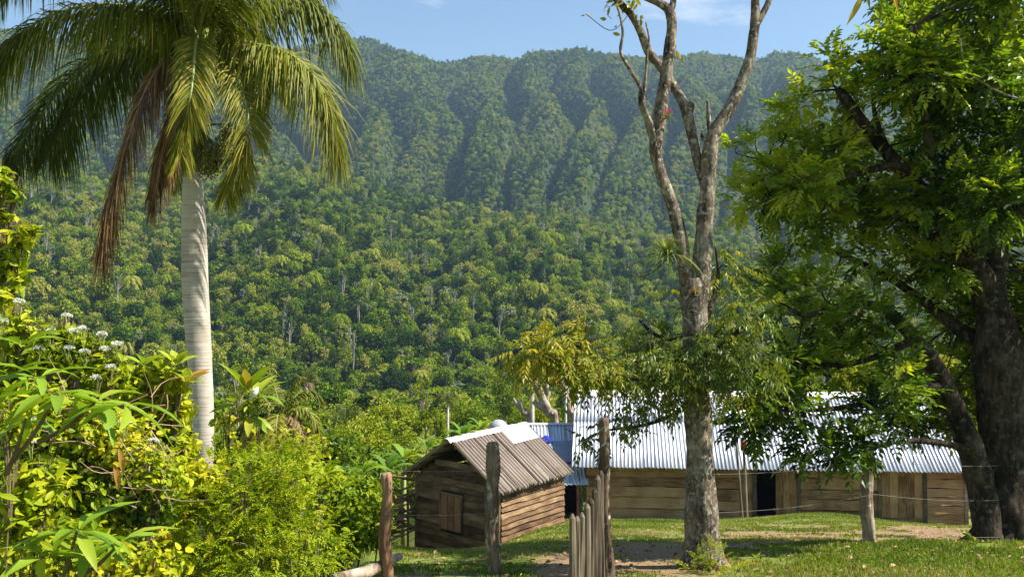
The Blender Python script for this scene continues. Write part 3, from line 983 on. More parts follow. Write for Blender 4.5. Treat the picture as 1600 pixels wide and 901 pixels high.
def ridge_cap(name, parent, ln, wing, slope, mat, loc, rot=None, sag=0.0):
    n = 14
    x = np.linspace(0, ln, n)
    up = rng.normal(size=n) * sag
    dz, dy = wing * math.sin(slope), wing * math.cos(slope)
    V = []
    for k in range(n):
        w = 1 + rng.normal() * 0.03
        V += [(x[k], -dy * w, -dz * w + up[k]), (x[k], -0.06, up[k] - 0.01), (x[k], 0.06, up[k] - 0.01), (x[k], dy * w, -dz * w + up[k])]
    V = A(V)
    V2 = V - A([0, 0, 0.012])
    q = []
    for k in range(n - 1):
        for j in range(3):
            a = 4 * k + j
            q.append([a, a + 4, a + 5, a + 1])
            b = a + 4 * n
            q.append([b, b + 1, b + 5, b + 4])
        q.append([4 * k, 4 * k + 4 * n, 4 * k + 4 + 4 * n, 4 * k + 4])
        q.append([4 * k + 3, 4 * k + 7, 4 * k + 7 + 4 * n, 4 * k + 3 + 4 * n])
    mb = MB()
    mb.add(np.vstack([V, V2]), A(q))
    return mb.build(name, mat, parent, loc=loc, rot=rot)


# ------------------------------------------------------------------ long wooden house
HY = -math.atan2(1.7, 17.2)
HB = P(915, 812, 45.7)
house = thing('wooden_house', 'long low plank house with bright corrugated metal roof behind the slender bare tree', 'house', HB, HY)
HL, HD, HE = 17.35, 9.0, 2.62      # length, depth, eave height


def hx(px):
    """local x on the front wall for a pixel column"""
    u = (px - 800) / F
    c, s_ = math.cos(HY), math.sin(HY)
    return (u * HB[1] - HB[0]) / (c - u * s_)


fw = MB()
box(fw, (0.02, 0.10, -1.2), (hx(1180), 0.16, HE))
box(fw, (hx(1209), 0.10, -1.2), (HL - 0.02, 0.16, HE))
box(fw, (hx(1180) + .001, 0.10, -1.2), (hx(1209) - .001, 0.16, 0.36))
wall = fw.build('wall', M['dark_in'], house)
bw = MB()
box(bw, (0, HD - 0.08, -1.2), (HL, HD, HE))
bw.build('wall', M['wood_tan'], house)
rise_house = 3.1
for xx in (0, HL - 0.08):
    gw = MB()
    gw.add([(xx, .17, -1.2), (xx, HD - .09, -1.2), (xx, HD - .09, HE), (xx, HD / 2, HE + rise_house - .35), (xx, .17, HE),
            (xx + .08, .17, -1.2), (xx + .08, HD - .09, -1.2), (xx + .08, HD - .09, HE), (xx + .08, HD / 2, HE + rise_house - .35), (xx + .08, .17, HE)],
           [A([[0, 1, 6, 5], [1, 2, 7, 6], [2, 3, 8, 7], [3, 4, 9, 8], [4, 0, 5, 9]]), A([[0, 4, 3, 2, 1], [5, 6, 7, 8, 9]])])
    gw.build('gable_wall', M['wood_tan'], house)
fl = MB()
box(fl, (0.1, 0.18, 0.2), (HL - 0.1, HD - 0.1, 0.3))
fl.build('floor', M['dark_in'], house)
# plank rows between the uprights
for (a, b, rows, z0) in ((915, 1092, 6, -0.42), (1092, 1154, 6, -0.42), (1248, 1368, 5, 0.28), (1444, 1503, 7, -0.25)):
    zs = np.linspace(z0, HE - 0.04, rows + 1)
    zs[1:-1] += rng.normal(size=rows - 1) * 0.03
    for k in range(rows):
        board('plank', wall, hx(a) + 0.012, hx(b) - 0.012, zs[k] + 0.006, zs[k + 1] - 0.028, 0.055 - 0.001 * k, M['wood_tan'], 0.03, lap=0.06, wob=0.014, tilt=rng.normal() * 0.002)
for (a, b) in ((1154, 1180), (1243, 1248), (1368, 1373.5), (1438, 1444), (1502, 1508)):
    wpx = b - a
    if wpx > 20:
        board('plank', wall, hx(1154) + .01, hx(1174), -0.3, HE - 0.06, 0.05, M['wood_tan'], 0.03, 'z')
        a = 1174
    board('upright', wall, hx(a), hx(b), -0.45, HE - 0.02, 0.0, M['stake'], 0.09, 'z', wob=0.006)
board('sill', wall, hx(1154), hx(1368), 0.12, 0.27, 0.004, M['wood_tan'], 0.08)
board('sill', wall, hx(1368), hx(1444), 0.22, 0.36, 0.004, M['wood_tan'], 0.08)
board('lintel', wall, hx(1174), hx(1444), HE - 0.13, HE - 0.01, -0.02, M['stake'], 0.06)
d1 = link('door', None, house)
for k in range(3):
    a, b = np.linspace(hx(1210), hx(1243), 4)[k:k + 2]
    board('plank', d1, a + .006, b - .006, 0.34, HE - 0.14, 0.03, M['wood_tan'], 0.03, 'z', wob=0.004)
d2 = link('door', None, house)
for k in range(5):
    a, b = np.linspace(hx(1374), hx(1438), 6)[k:k + 2]
    board('plank', d2, a + .006, b - .006, 0.38, HE - 0.14, 0.03, M['wood_tan'], 0.03, 'z', wob=0.004)
mb = MB()
tube(mb, [(hx(1434), -.012, 1.5), (hx(1434), -.05, 1.5), (hx(1434), -.05, 1.35), (hx(1434), -.012, 1.35)], 0.012, 6)
mb.build('handle', M['wire'], d2)
# roof: two courses of sheets on the front slope, two on the back
OV = 0.55
run = HD / 2 + OV
ridge_z = HE + rise_house
eave_z = HE - 0.05
SL = math.atan2(ridge_z - eave_z, run)
SLN = run / math.cos(SL)
roof = link('roof', None, house)
ROOF_X0, ROOF_X1 = -0.62, HL + 0.3
ncol = 17
cw = (ROOF_X1 - ROOF_X0) / ncol
low_l, up_l = SLN * 0.62, SLN * 0.42
sheet_lo = [corrugated(cw + 0.06, low_l, ragged=0.012).mesh('roof_sheet', M['zinc'], True) for _ in range(3)]
sheet_hi = [corrugated(cw + 0.06, up_l, ragged=0.008).mesh('roof_sheet', M['zinc'], True) for _ in range(3)]
for side in (0, 1):
    for k in range(ncol):
        for lo in (1, 0):
            s0 = 0.0 if lo else SLN - up_l - 0.02
            jit = rng.normal() * 0.012
            y = -OV + (s0 + jit) * math.cos(SL)
            z = eave_z + (s0 + jit) * math.sin(SL) + (0.0 if lo else 0.045) + (k % 2) * 0.008
            x = ROOF_X0 + k * cw
            me = (sheet_lo if lo else sheet_hi)[rng.integers(3)]
            if side == 0:
                link('roof_sheet', me, roof, loc=(x, y, z), rot=(SL + rng.normal() * 0.002, 0, rng.normal() * 0.002))
            else:
                link('roof_sheet', me, roof, loc=(x + cw + 0.06, HD - y, z), rot=(SL, 0, math.pi))
for k in range(8):
    seg = (ROOF_X1 - ROOF_X0) / 8
    ridge_cap('ridge_cap', roof, seg - 0.01, 0.52, SL, M['cap'], (ROOF_X0 + k * seg, HD / 2, ridge_z + 0.085 + 0.004 * (k % 2)), sag=0.006)
for k in range(6):
    zc = eave_z + (k + .5) / 6 * (ridge_z - eave_z) - 0.12
    yc = -OV + (k + .5) / 6 * run
    b = MB()
    box(b, (0.05, yc - .04, zc - .05), (HL - .05, yc + .04, zc + .03))
    b.build('purlin', M['wood_brown'], roof)

# ------------------------------------------------------------------ shed between hut and house
sh = thing('lean_to_shed', 'open shed with pale sheet roof between the hut and the long house', 'shed', P(800, 806, 46.0), 0)
sx0, sx1 = 0.35, 3.55
sA = A(P(800, 806, 46.0))
e_l = P(870, 757, 45.2) - sA
r_l = P(870, 663, 50.5) - sA
ssl = math.atan2(r_l[2] - e_l[2], r_l[1] - e_l[1])
sln = math.hypot(r_l[2] - e_l[2], r_l[1] - e_l[1])
srf = link('roof', None, sh)
for k in range(4):
    w_ = (sx1 - sx0) / 4
    for lo in (1, 0):
        l_ = sln * 0.56
        s0 = 0 if lo else sln - l_
        me = corrugated(w_ + .05, l_, ragged=0.01).mesh('roof_sheet', M['zinc'], True)
        link('roof_sheet', me, srf, loc=(sx0 + k * w_, e_l[1] + s0 * math.cos(ssl), e_l[2] + s0 * math.sin(ssl) + (0 if lo else .04) + .008 * (k % 2)), rot=(ssl, 0, 0))
ridge_cap('ridge_cap', srf, sx1 - sx0, 0.22, ssl, M['cap'], (sx0, r_l[1], r_l[2] + 0.1))
pl = MB()
s_a, s_b = sln * 0.33, sln * 0.68
V = []
for s_ in (s_a, s_b):
    for x_ in (1.55, 3.0):
        for n_ in (.085, .095):
            V.append((x_, e_l[1] + s_ * math.cos(ssl) - n_ * math.sin(ssl), e_l[2] + s_ * math.sin(ssl) + n_ * math.cos(ssl)))
pl.add(V, A([[0, 2, 6, 4], [1, 5, 7, 3], [0, 1, 3, 2], [4, 6, 7, 5], [0, 4, 5, 1], [2, 3, 7, 6]]))
pl.build('shade_sheet', M['roof_shade'], srf, label='flat grey-blue sheet standing for the shadow on the shed roof')  # carries the blue-grey shadow across the middle of the roof
for x_, y_ in ((sx0 + .15, e_l[1] + .3), (sx1 - .45, e_l[1] + .35), (sx0 + .15, r_l[1] - .1), (sx1 - .45, r_l[1] - .1)):
    b = MB()
    zt = e_l[2] + (y_ - e_l[1]) * math.tan(ssl) - 0.06
    tube(b, [(x_, y_, -2.0), (x_ + .03, y_, -0.3), (x_, y_, zt)], 0.08, 7, rough=.1)
    b.build('post', M['wood_brown'], sh)
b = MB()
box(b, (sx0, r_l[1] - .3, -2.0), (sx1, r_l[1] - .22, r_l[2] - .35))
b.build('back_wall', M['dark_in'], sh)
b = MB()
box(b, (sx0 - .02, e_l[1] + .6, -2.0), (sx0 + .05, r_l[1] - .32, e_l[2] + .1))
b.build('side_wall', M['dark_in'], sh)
tp = MB()
c0 = P(853, 686, 48.6)
g = rand_unit(60)
g[:, 2] = np.abs(g[:, 2])
ang = np.linspace(0, 2 * np.pi, 12, endpoint=False)
V = [c0 + A([0, 0, .22])]
for r_, z_ in ((.16, .12), (.26, .03), (.32, -.12)):
    for a_ in ang:
        V.append(c0 + A([math.cos(a_) * r_ * (1 + .3 * rng.normal() * .5), math.sin(a_) * r_ * .7, z_ + rng.normal() * .03]))
q = [[0, 1 + k, 1 + (k + 1) % 12] for k in range(12)]
q4 = []
for r_ in (0, 1):
    for k in range(12):
        q4.append([1 + 12 * r_ + k, 13 + 12 * r_ + k, 13 + 12 * r_ + (k + 1) % 12, 1 + 12 * r_ + (k + 1) % 12])
tp.add(V, [A(q), A(q4)])
tp.build('plastic_bag', M['tarp'], label='crumpled blue plastic sheet lying on the shed roof', category='plastic sheet')

# ------------------------------------------------------------------ small hut
hx0, hy0, hz0, hyaw, hpit, hrol, hW, hLn, hR, hH = -0.469, 33.116, -6.001, 0.67, 0.041, 0.048, 4.697, 4.526, 1.601, 2.033
# local frame: x along the gable from the near corner to the left, y away along the side; built as x' = -b, y' = a
hut = thing('wooden_hut', 'small weathered plank hut with rusty brown corrugated gable roof', 'hut', (hx0, hy0, hz0))
hut.rotation_mode = 'XYZ'
from mathutils import Matrix
Aax = Vector((math.sin(hyaw), math.cos(hyaw), 0))
Bax = Vector((-math.cos(hyaw), math.sin(hyaw), 0))
R0 = Matrix((Bax * -1, Aax, Vector((0, 0, 1)))).transposed()          # columns: x' = -B, y' = A, z
# tilts, in (a, b, z) order of the fit turned into x' = -b
tl = Matrix.Rotation(-hrol, 3, 'Y').transposed() @ Matrix.Identity(3)
tl = Matrix(((math.cos(hrol), 0, -math.sin(hrol) * -1), (0, 1, 0), (-math.sin(hrol), 0, math.cos(hrol))))
tp_ = Matrix(((1, 0, 0), (0, math.cos(hpit), -math.sin(hpit)), (0, math.sin(hpit), math.cos(hpit))))
hut.rotation_euler = (R0 @ tp_ @ tl).to_euler('XYZ')
# in this frame the roof's near-right eave corner is (0,0,0); the left eave is at x = -hW; ridge at x = -hW/2, z = hR
ins = 0.27
wx0, wx1 = -hW + ins + 0.1, -ins          # walls
wy0, wy1 = ins + 0.18, hLn - ins
hs = math.atan2(hR, hW / 2)
core = MB()
zt_side = ins * math.tan(hs) - 0.10
xm = -hW / 2
zap = hR - 0.16
for yy in (wy0 + .05, wy1 - .05):
    V = []
    for dy in (-.02, .02):
        V += [(wx0 + .05, yy + dy, -3.6), (wx1 - .05, yy + dy, -3.6), (wx1 - .05, yy + dy, zt_side - .02), (xm + 1.0, yy + dy, zt_side + .55), (xm - 1.0, yy + dy, zt_side + .55), (wx0 + .05, yy + dy, zt_side - .02)]
    core.add(V, [A([[0, 1, 2, 3, 4, 5], [11, 10, 9, 8, 7, 6]]), A([[k, 6 + k, 6 + (k + 1) % 6, (k + 1) % 6] for k in range(6)])])
box(core, (wx0 + .04, wy0 + .08, -3.6), (wx0 + .08, wy1 - .08, zt_side - .02))
box(core, (wx1 - .08, wy0 + .08, -3.6), (wx1 - .04, wy1 - .08, zt_side - .02))
hwall = core.build('wall', M['dark_in'], hut)
# gable boards, cut to the roof line, with the shuttered window
zrow = np.concatenate([np.linspace(-3.6, .55, 20) + rng.normal(size=20) * .015, [.75]])
winx0, winx1, winz0, winz1 = -2.98, -2.0, -1.74, -0.46
for k in range(len(zrow) - 1):
    za, zb = zrow[k], zrow[k + 1]
    xa, xb = wx0 + rng.normal() * .01, wx1 + rng.normal() * .01
    if zb > zt_side:
        half = max((zap - zb) / math.tan(hs), 0.2)
        xa, xb = max(xa, xm - half), min(xb, xm + half)
    kw = dict(th=0.03, lap=0.035, wob=0.008)
    if zb > winz0 + 0.05 and za < winz1 - 0.05:
        board('plank', hwall, xa, winx0 - .05, za + .004, zb - .012, wy0 + 0.002 * k - .02, M['wood_brown'], **kw)
        board('plank', hwall, winx1 + .05, xb, za + .004, zb - .012, wy0 + 0.002 * k - .02, M['wood_brown'], **kw)
    else:
        board('plank', hwall, xa, xb, za + .004, zb - .012, wy0 + 0.002 * k - .02, M['wood_brown'], **kw)
win = link('window_shutter', None, hut)
for k in range(3):
    a, b = np.linspace(winx0, winx1, 4)[k:k + 2]
    board('plank', win, a + .012, b - .012, winz0, winz1, wy0 - .09, M['wood_red'], 0.03, 'z', wob=0.004)
board('frame', win, winx0 - .07, winx1 + .07, winz1, winz1 + .08, wy0 - .10, M['wood_brown'], 0.06)
board('frame', win, winx0 - .06, winx0, winz0, winz1, wy0 - .10, M['wood_brown'], 0.06, 'z')
board('frame', win, winx1, winx1 + .06, winz0, winz1, wy0 - .10, M['wood_brown'], 0.06, 'z')
# sunny side boards (plane x = wx1, running along y)
zs = np.linspace(-3.0, zt_side - .02, 16)
for k in range(15):
    board('plank', hwall, -wy1 - rng.random() * .03, -wy0 - .02, zs[k] + .004, zs[k + 1] - .012, 0.0 - 0.002 * k, M['wood_brown'], 0.03, lap=-0.055, wob=0.016,
          loc=(wx1 + .02, 0, 0), rotz=-math.pi / 2)
for y_ in (wy0 - .01, wy1):
    b = MB()
    tube(b, [(wx1 - .03, y_, -3.6), (wx1 - .03, y_, zt_side)], .05, 6, rough=.05)
    b.build('corner_post', M['wood_brown'], hut)
b = MB()
tube(b, [(wx0 + .03, wy0 - .01, -3.8), (wx0 + .03, wy0 - .01, zt_side)], .06, 6, rough=.05)
b.build('corner_post', M['wood_brown'], hut)
# roof
hroof = link('roof', None, hut)
sln2 = math.hypot(hR, hW / 2)
for side in (0, 1):
    for k in range(4):
        w_ = hLn / 4
        me = corrugated(w_ + .08, sln2, pitch=0.177, amp=.065, ragged=0.03).mesh('roof_sheet', M['rusty'], True)
        zoff = .006 * (k % 2)
        if side == 0:     # right slope: sheet y axis points to -x and up; sheet x axis along +y
            o = link('roof_sheet', me, hroof, loc=(0.02 - .03 * (k % 2), k * w_, zoff + .03))
            mrot = Matrix(((0, -math.cos(hs), math.sin(hs)), (1, 0, 0), (0, math.sin(hs), math.cos(hs))))
        else:
            o = link('roof_sheet', me, hroof, loc=(-hW, (k + 1) * w_ + .08, zoff + .03))
            mrot = Matrix(((0, math.cos(hs), -math.sin(hs)), (-1, 0, 0), (0, math.sin(hs), math.cos(hs))))
        o.rotation_euler = mrot.to_euler()
for k in range(3):
    l_ = (hLn + .1) / 3
    ridge_cap('ridge_cap', hroof, l_, 0.24, hs, M['cap'], (-hW / 2, -0.08 + k * l_, hR + .10 + .01 * (k % 2)), (0, 0, math.pi / 2), sag=.012)
pt = MB()
V = []
for s_ in (sln2 * .68, sln2 * .98):
    for y_ in (hLn * .62, hLn * 1.0):
        for n_ in (.085, .10):
            V.append((-(s_ + .1 * (y_ > 3)) * math.cos(hs) + n_ * math.sin(hs), y_, s_ * math.sin(hs) + n_ * math.cos(hs) + .02))
pt.add(V, A([[0, 2, 6, 4], [1, 5, 7, 3], [0, 1, 3, 2], [4, 6, 7, 5], [0, 4, 5, 1], [2, 3, 7, 6]]))
pt.build('patch_sheet', M['cap'], hroof, label='white flat sheet patching the ridge of the hut roof')
for k in range(4):
    b = MB()
    t_ = (k + .5) / 4
    tube(b, [(-t_ * hW / 2, 0.05, t_ * hR - .07), (-t_ * hW / 2, hLn - .05, t_ * hR - .07)], .04, 6)
    b.build('purlin', M['wood_brown'], hroof)
    b = MB()
    tube(b, [(-hW + t_ * hW / 2, 0.05, t_ * hR - .07), (-hW + t_ * hW / 2, hLn - .05, t_ * hR - .07)], .04, 6)
    b.build('purlin', M['wood_brown'], hroof)
for k in range(2):
    b = MB()
    tube(b, [(-hW - .9 + .15 * k, .35 + .5 * k, -.22 - .16 * k), (-hW + 1.2, .4 + .5 * k, -.10 - .16 * k)], .045, 6, rough=.1)
    b.build('eave_pole', M['wood_brown'], hroof)

# brushwood stacked against the hut's left wall
bx = thing('brushwood_pile', 'stack of thin dark sticks heaped against the left side of the hut', 'brushwood', P(622, 850, 35.5))
ob = A(P(622, 850, 35.5))
for k in range(26):
    h_ = 0.3 + 1.55 * k / 26
    a = P(606 + rng.normal() * 6, 0, 35.6)
    b2 = P(648 + rng.normal() * 4, 0, 36.5)
    m = MB()
    z0 = h_ + rng.normal() * .08
    tube(m, [(a[0] - ob[0], -.1 + rng.normal() * .3, z0 + rng.normal() * .06), (.1, .1 + rng.normal() * .3, z0 + .05), (b2[0] - ob[0], .5 + rng.normal() * .3, z0 + rng.normal() * .1)],
         .025 + .02 * rng.random(), 6, rough=.1)
    m.build('stick', M['wood_red'] if k % 4 == 0 else M['wood_brown'], bx)
for dx in (-.35, .35):
    m = MB()
    tube(m, [(dx, 0.1, -1.6), (dx, .1, 1.95)], .04, 6, rough=.1)
    m.build('stake', M['wood_brown'], bx)

# water tank behind the hut
tk = thing('water_tank', 'round grey-white water tank showing above the hut ridge', 'tank', P(779, 700, 43))
m = MB()
rr_ = 16 / F * 43
prof = [(0.0, 1.45 + rr_ * .99), (rr_ * .35, 1.45 + rr_ * .93), (rr_ * .7, 1.45 + rr_ * .71), (rr_ * .93, 1.45 + rr_ * .36), (rr_, 1.45), (rr_ * .98, .9), (rr_ * .93, .5), (rr_ * .9, 0.45)]
n = 28
V = []
for r_, z_ in prof:
    a_ = np.linspace(0, 2 * np.pi, n, endpoint=False)
    V.append(np.stack([np.cos(a_) * r_, np.sin(a_) * r_, 0 * a_ + z_ - .62], 1))
q = []
for k in range(len(prof) - 1):
    for j in range(n):
        q.append([k * n + j, (k + 1) * n + j, (k + 1) * n + (j + 1) % n, k * n + (j + 1) % n])
m.add(np.vstack(V), A(q))
m.build('drum', M['tank'], tk, True)
for a_ in (0.5, 2.6, 4.7):
    m = MB()
    tube(m, [(math.cos(a_) * rr_ * .7, math.sin(a_) * rr_ * .7, -5.5), (math.cos(a_) * rr_ * .7, math.sin(a_) * rr_ * .7, -.15)], .06, 6)
    m.build('leg', M['wood_brown'], tk)

# ------------------------------------------------------------------ posts, stakes, wires
def post(label, px, d, top_py, rpx, mat, lean=(0, 0), tiprot=0.0, nm='fence_post'):
    g_ = on_ground(px, d)
    top_ = P(px, top_py, d)
    h_ = top_[2] - g_[2]
    r_ = rpx / F * d
    m = MB()
    n_ = 48
    t_ = np.linspace(0, 1, n_)
    p_ = np.stack([lean[0] * t_ + .02 * np.sin(t_ * 9), lean[1] * t_, -0.35 + (h_ + .35) * t_], 1)
    rad = r_ * (1.12 - .22 * t_)
    rad[-1] *= 0.7
    tube(m, p_, rad, 22, rough=.62, freq=2.2, angf=2.4)
    o_ = m.build(nm, M[mat], smooth_shade=True, loc=g_, label=label, category='post')
    return g_ + A([lean[0], lean[1], h_])


postA = post('reddish split-log fence post left of the hut, leftmost in the row', 606, 12.2, 738, 8.5, 'post_red', (-.02, 0))
postB = post('knobbly grey fence post standing in front of the hut', 772, 12.5, 690, 9.5, 'post', (-.03, 0))
postC = post('tall dark gate post beside the picket stakes', 946, 12.2, 652, 9.0, 'post', (-.04, 0))
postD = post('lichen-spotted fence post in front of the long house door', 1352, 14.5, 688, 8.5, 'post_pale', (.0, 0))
pp = P(1165, 0, 43.0)
for k, (px, tpy, nm, lb) in enumerate(((1164, 690, 'pole', 'short pole with an orange bottle on top at the house doorway'), (1158, 615, 'pole', 'thin leaning pole reaching over the eave of the long house'))):
    g_ = on_ground(px, 43.4 - .2 * k)
    t_ = P(px - (14 if k else 2), tpy, 43.4 - .2 * k)
    m = MB()
    tube(m, [(0, 0, -.3), (t_[0] - g_[0]) * A([.5, 0, 0]) + A([0, 0, (t_[2] - g_[2]) / 2]), t_ - g_], [.09, .075, .05] if not k else [.06, .05, .03], 8, rough=.12)
    m.build('pole', M['stake'], label=lb, category='pole', loc=g_)
bt = thing('plastic_bottle', 'orange plastic bottle stuck on the short pole at the doorway', 'bottle', P(1162, 703, 43.4))
m = MB()
tube(m, [(0, -.02, 0), (0, -.02, .03), (0, -.02, .34), (0, -.02, .42), (0, -.02, .46)], [.10, .155, .155, .11, .06], 14)
m.build('body', M['orange'], bt, True)
m = MB()
tube(m, [(0, -.02, .461), (0, -.02, .56)], [.055, .055], 10)
m.build('neck', M['dark_in'], bt)

# picket gate of split stakes
gt = thing('picket_gate', 'gate of rough grey split stakes leaning on the dark gate post', 'gate', on_ground(915, 11.6))
go_ = on_ground(915, 11.6)
gd = [(894, 802, 11.0), (902, 806, 11.1), (909, 800, 11.25), (917, 786, 11.4), (923, 778, 11.55), (929, 762, 11.7), (934, 742, 11.85), (938.5, 735, 12.0)]
for px, py, d in gd:
    t_ = P(px, py, d) - go_
    m = MB()
    wv = (5.0 + rng.random() * 1.6) / F * d
    tube(m, [(t_[0] + rng.normal() * .01, t_[1], -.25 + rng.normal() * .03), (t_[0] + rng.normal() * .008, t_[1], t_[2] * .5), t_ - A([0, 0, .05]), t_], [wv, wv * .95, wv * .85, wv * .3], 9, rough=.5, freq=1.5, angf=2.5)
    m.build('stake', M['stake'], gt)
for py in (830, 885):
    m = MB()
    a = P(892, py + 3, 11.05) - go_
    b = P(941, py - 6, 12.06) - go_
    tube(m, [a + A([.02, .05, 0]), (a + b) / 2 + A([0.02, .05, 0]), b + A([.02, .05, 0])], .022, 6, rough=.1)
    m.build('rail', M['stake'], gt)


def wire(label, pts, r=.0022):
    pts = [A(p) for p in pts]
    m = MB()
    c = []
    for a, b in zip(pts[:-1], pts[1:]):
        t_ = np.linspace(0, 1, 14)[:, None]
        seg = a + (b - a) * t_
        seg[:, 2] -= .05 * np.sin(np.pi * t_[:, 0]) * np.linalg.norm(b - a) / 3
        c.append(seg[:-1] if b is not pts[-1] else seg)
    c = np.vstack(c)
    tube(m, c, r, 5)
    for k in range(0, len(c) - 1, 2):
        for s_ in (-1, 1):
            tube(m, [c[k] + A([-.012, 0, -.02 * s_]), c[k] + A([.012, 0, .02 * s_])], r * .7, 4)
    m.build('barbed_wire', M['wire'], label=label, category='wire')


for k, (fr, nm) in enumerate(((.84, 'top'), (.5, 'middle'), (.14, 'bottom'))):
    def at_(pt, r_=.07):
        gzz = gz(pt[0], pt[1])
        return A([pt[0], pt[1] - r_, gzz + (1.62 - 0) * fr])
    wire('%s strand of barbed wire from the big tree to the lichen-spotted post' % nm, [P(1352, 0, 14.5) * A([1, 1, 0]) + A([0, -.09, gz(*P(1352, 0, 14.5)[:2]) + 1.5 * fr]), P(1545, 0, 15.4) * A([1, 1, 0]) + A([0, -.1, gz(*P(1545, 0, 15.4)[:2]) + 1.6 * fr - .1])])
    if k < 2:
        wire('%s strand of barbed wire running left of the lichen-spotted post to the slender tree' % nm, [P(1352, 0, 14.5) * A([1, 1, 0]) + A([0, -.1, gz(*P(1352, 0, 14.5)[:2]) + 1.5 * fr]), P(1095, 0, 12.78) * A([1, 1, 0]) + A([0, 0, gz(*P(1095, 0, 12.9)[:2]) + 1.5 * fr])])
        wire('%s strand of barbed wire between the reddish post and the knobbly post' % nm, [at_(P(606, 0, 12.2), .08), at_(P(772, 0, 12.5), .09)])

# fallen log at the lower edge
lg = MB()
tube(lg, [P(520, 905, 11.6), P(575, 893, 12.0), P(625, 868, 12.6)], [.07, .08, .05], 10, rough=.2)
ol = lg.build('fallen_log', M['bark_pale'], smooth_shade=True, label='pale fallen log lying at the foot of the reddish post', category='log')

# ------------------------------------------------------------------ royal palm
PD = 14.0
pb = P(322, 1000, PD)
pb[2] = gz(pb[0], pb[1])
palm = thing('royal_palm', 'tall royal palm with smooth grey ringed trunk at left', 'palm tree', pb)


def rel(px, py, d, o):
    return P(px, py, d) - o


ctr = [(324, 1080, 14), (323, 900, 13), (321, 760, 14), (317, 650, 18), (311, 550, 20.5), (305, 450, 22), (303, 360, 20.5), (301, 285, 16.5), (303, 262, 16)]
m = MB()
c = spline([[*rel(a, b, PD, pb), r / F * PD] for a, b, r in ctr], 60)
c = np.vstack([[0, 0, -.4, c[0, 3] * 1.2], c]) if c[0, 2] > 0 else c
tube(m, c[:, :3], c[:, 3] * .92, 24, rough=.03, freq=5)
m.build('trunk', M['palm_trunk'], palm, True)
m = MB()
c = spline([[*rel(a, b, PD, pb), r / F * PD] for a, b, r in ((303, 266, 17), (306, 235, 17), (311, 180, 13), (316, 120, 11), (319, 70, 7), (320, 45, 3))], 24)
tube(m, c[:, :3], c[:, 3], 16)
m.build('crownshaft', M['crownshaft'], palm, True)
# each leaf: list of (px, py, depth offset), tint
FR = [
    ([(312, 92, 0), (268, 45, -.4), (190, 8, -.9), (95, 18, -1.3), (22, 62, -1.5), (-8, 110, -1.6)], .45, {}),
    ([(308, 96, .2), (255, 62, .5), (180, 78, .9), (105, 130, 1.2), (45, 205, 1.3), (15, 262, 1.3)], .22, {}),
    ([(306, 100, .4), (262, 72, .9), (205, 82, 1.4), (150, 125, 1.7), (100, 195, 1.9), (75, 245, 2.0)], .2, {}),
    ([(312, 95, -.1), (308, 62, -.7), (305, 75, -1.3), (300, 135, -1.7), (290, 195, -1.8), (282, 248, -1.75)], .62, dict(droop=.5, fwd=.9, spread=.3, ln=.44)),
    ([(322, 100, 0), (345, 85, -.5), (372, 125, -.9), (388, 190, -1.1), (378, 255, -1.1), (352, 310, -1.0)], .62, dict(droop=.6, ln=.48)),
    ([(324, 95, 0), (355, 72, -.3), (415, 72, -.6), (472, 98, -.8), (512, 158, -.9), (528, 238, -.9)], .55, {}),
    ([(322, 88, .1), (350, 48, .1), (410, 8, .2), (478, 2, .2), (528, 38, .2), (548, 92, .2)], .42, {}),
    ([(318, 80, 0), (312, 10, -.4), (296, -80, -1.0), (280, -130, -1.7), (262, -140, -2.4)], .4, {}),
    ([(320, 80, 0), (330, 0, .4), (360, -90, .8), (410, -140, 1.2), (470, -150, 1.6)], .4, {}),
    ([(316, 82, 0), (285, 10, .3), (225, -70, .6), (140, -100, .9), (50, -70, 1.1), (-20, -10, 1.2)], .35, {}),
    ([(320, 82, .2), (352, 20, .8), (400, -40, 1.5), (455, -50, 2.2), (500, -20, 2.7)], .3, {}),
    ([(312, 88, .3), (280, 40, 1.0), (230, 10, 1.8), (180, 20, 2.4), (130, 60, 2.8)], .25, {}),
    ([(322, 92, .3), (350, 55, 1.0), (385, 50, 1.7), (415, 85, 2.2), (430, 140, 2.5)], .28, {}),
    ([(319, 80, -.1), (345, 10, -.6), (372, -60, -1.2), (395, -120, -1.7), (410, -150, -2.0)], .5, {}),
    ([(314, 80, -.1), (280, 0, -.7), (235, -70, -1.3), (180, -120, -1.8), (115, -130, -2.1)], .45, {}),
    ([(314, 98, .4), (300, 120, .9), (290, 170, 1.3), (280, 230, 1.4), (276, 280, 1.4)], .3, dict(ln=.55)),
    ([(320, 60, 0), (320, 0, 0), (317, -80, .1), (313, -160, .2)], .55, dict(spread=.15, fwd=1.6, ln=.4, droop=.1)),
    ([(-60, -60, 1.8), (-30, -20, 1.6), (0, 10, 1.6), (28, 55, 1.6)], .2, dict(start=.05)) if False else None,
]
for fr in FR:
    if fr is None:
        continue
    pts_, ti, kw = fr
    m = MB()
    k_ = dict(nl=420, ln=.84, droop=.80, wid=.021, spread=.38, rr=.035)
    k_.update(kw)
    frond(m, [rel(a, b, PD + e, pb) for a, b, e in pts_], tint=ti + .06, **k_)
    m.build('frond', [M['palm'], M['rachis']], palm)
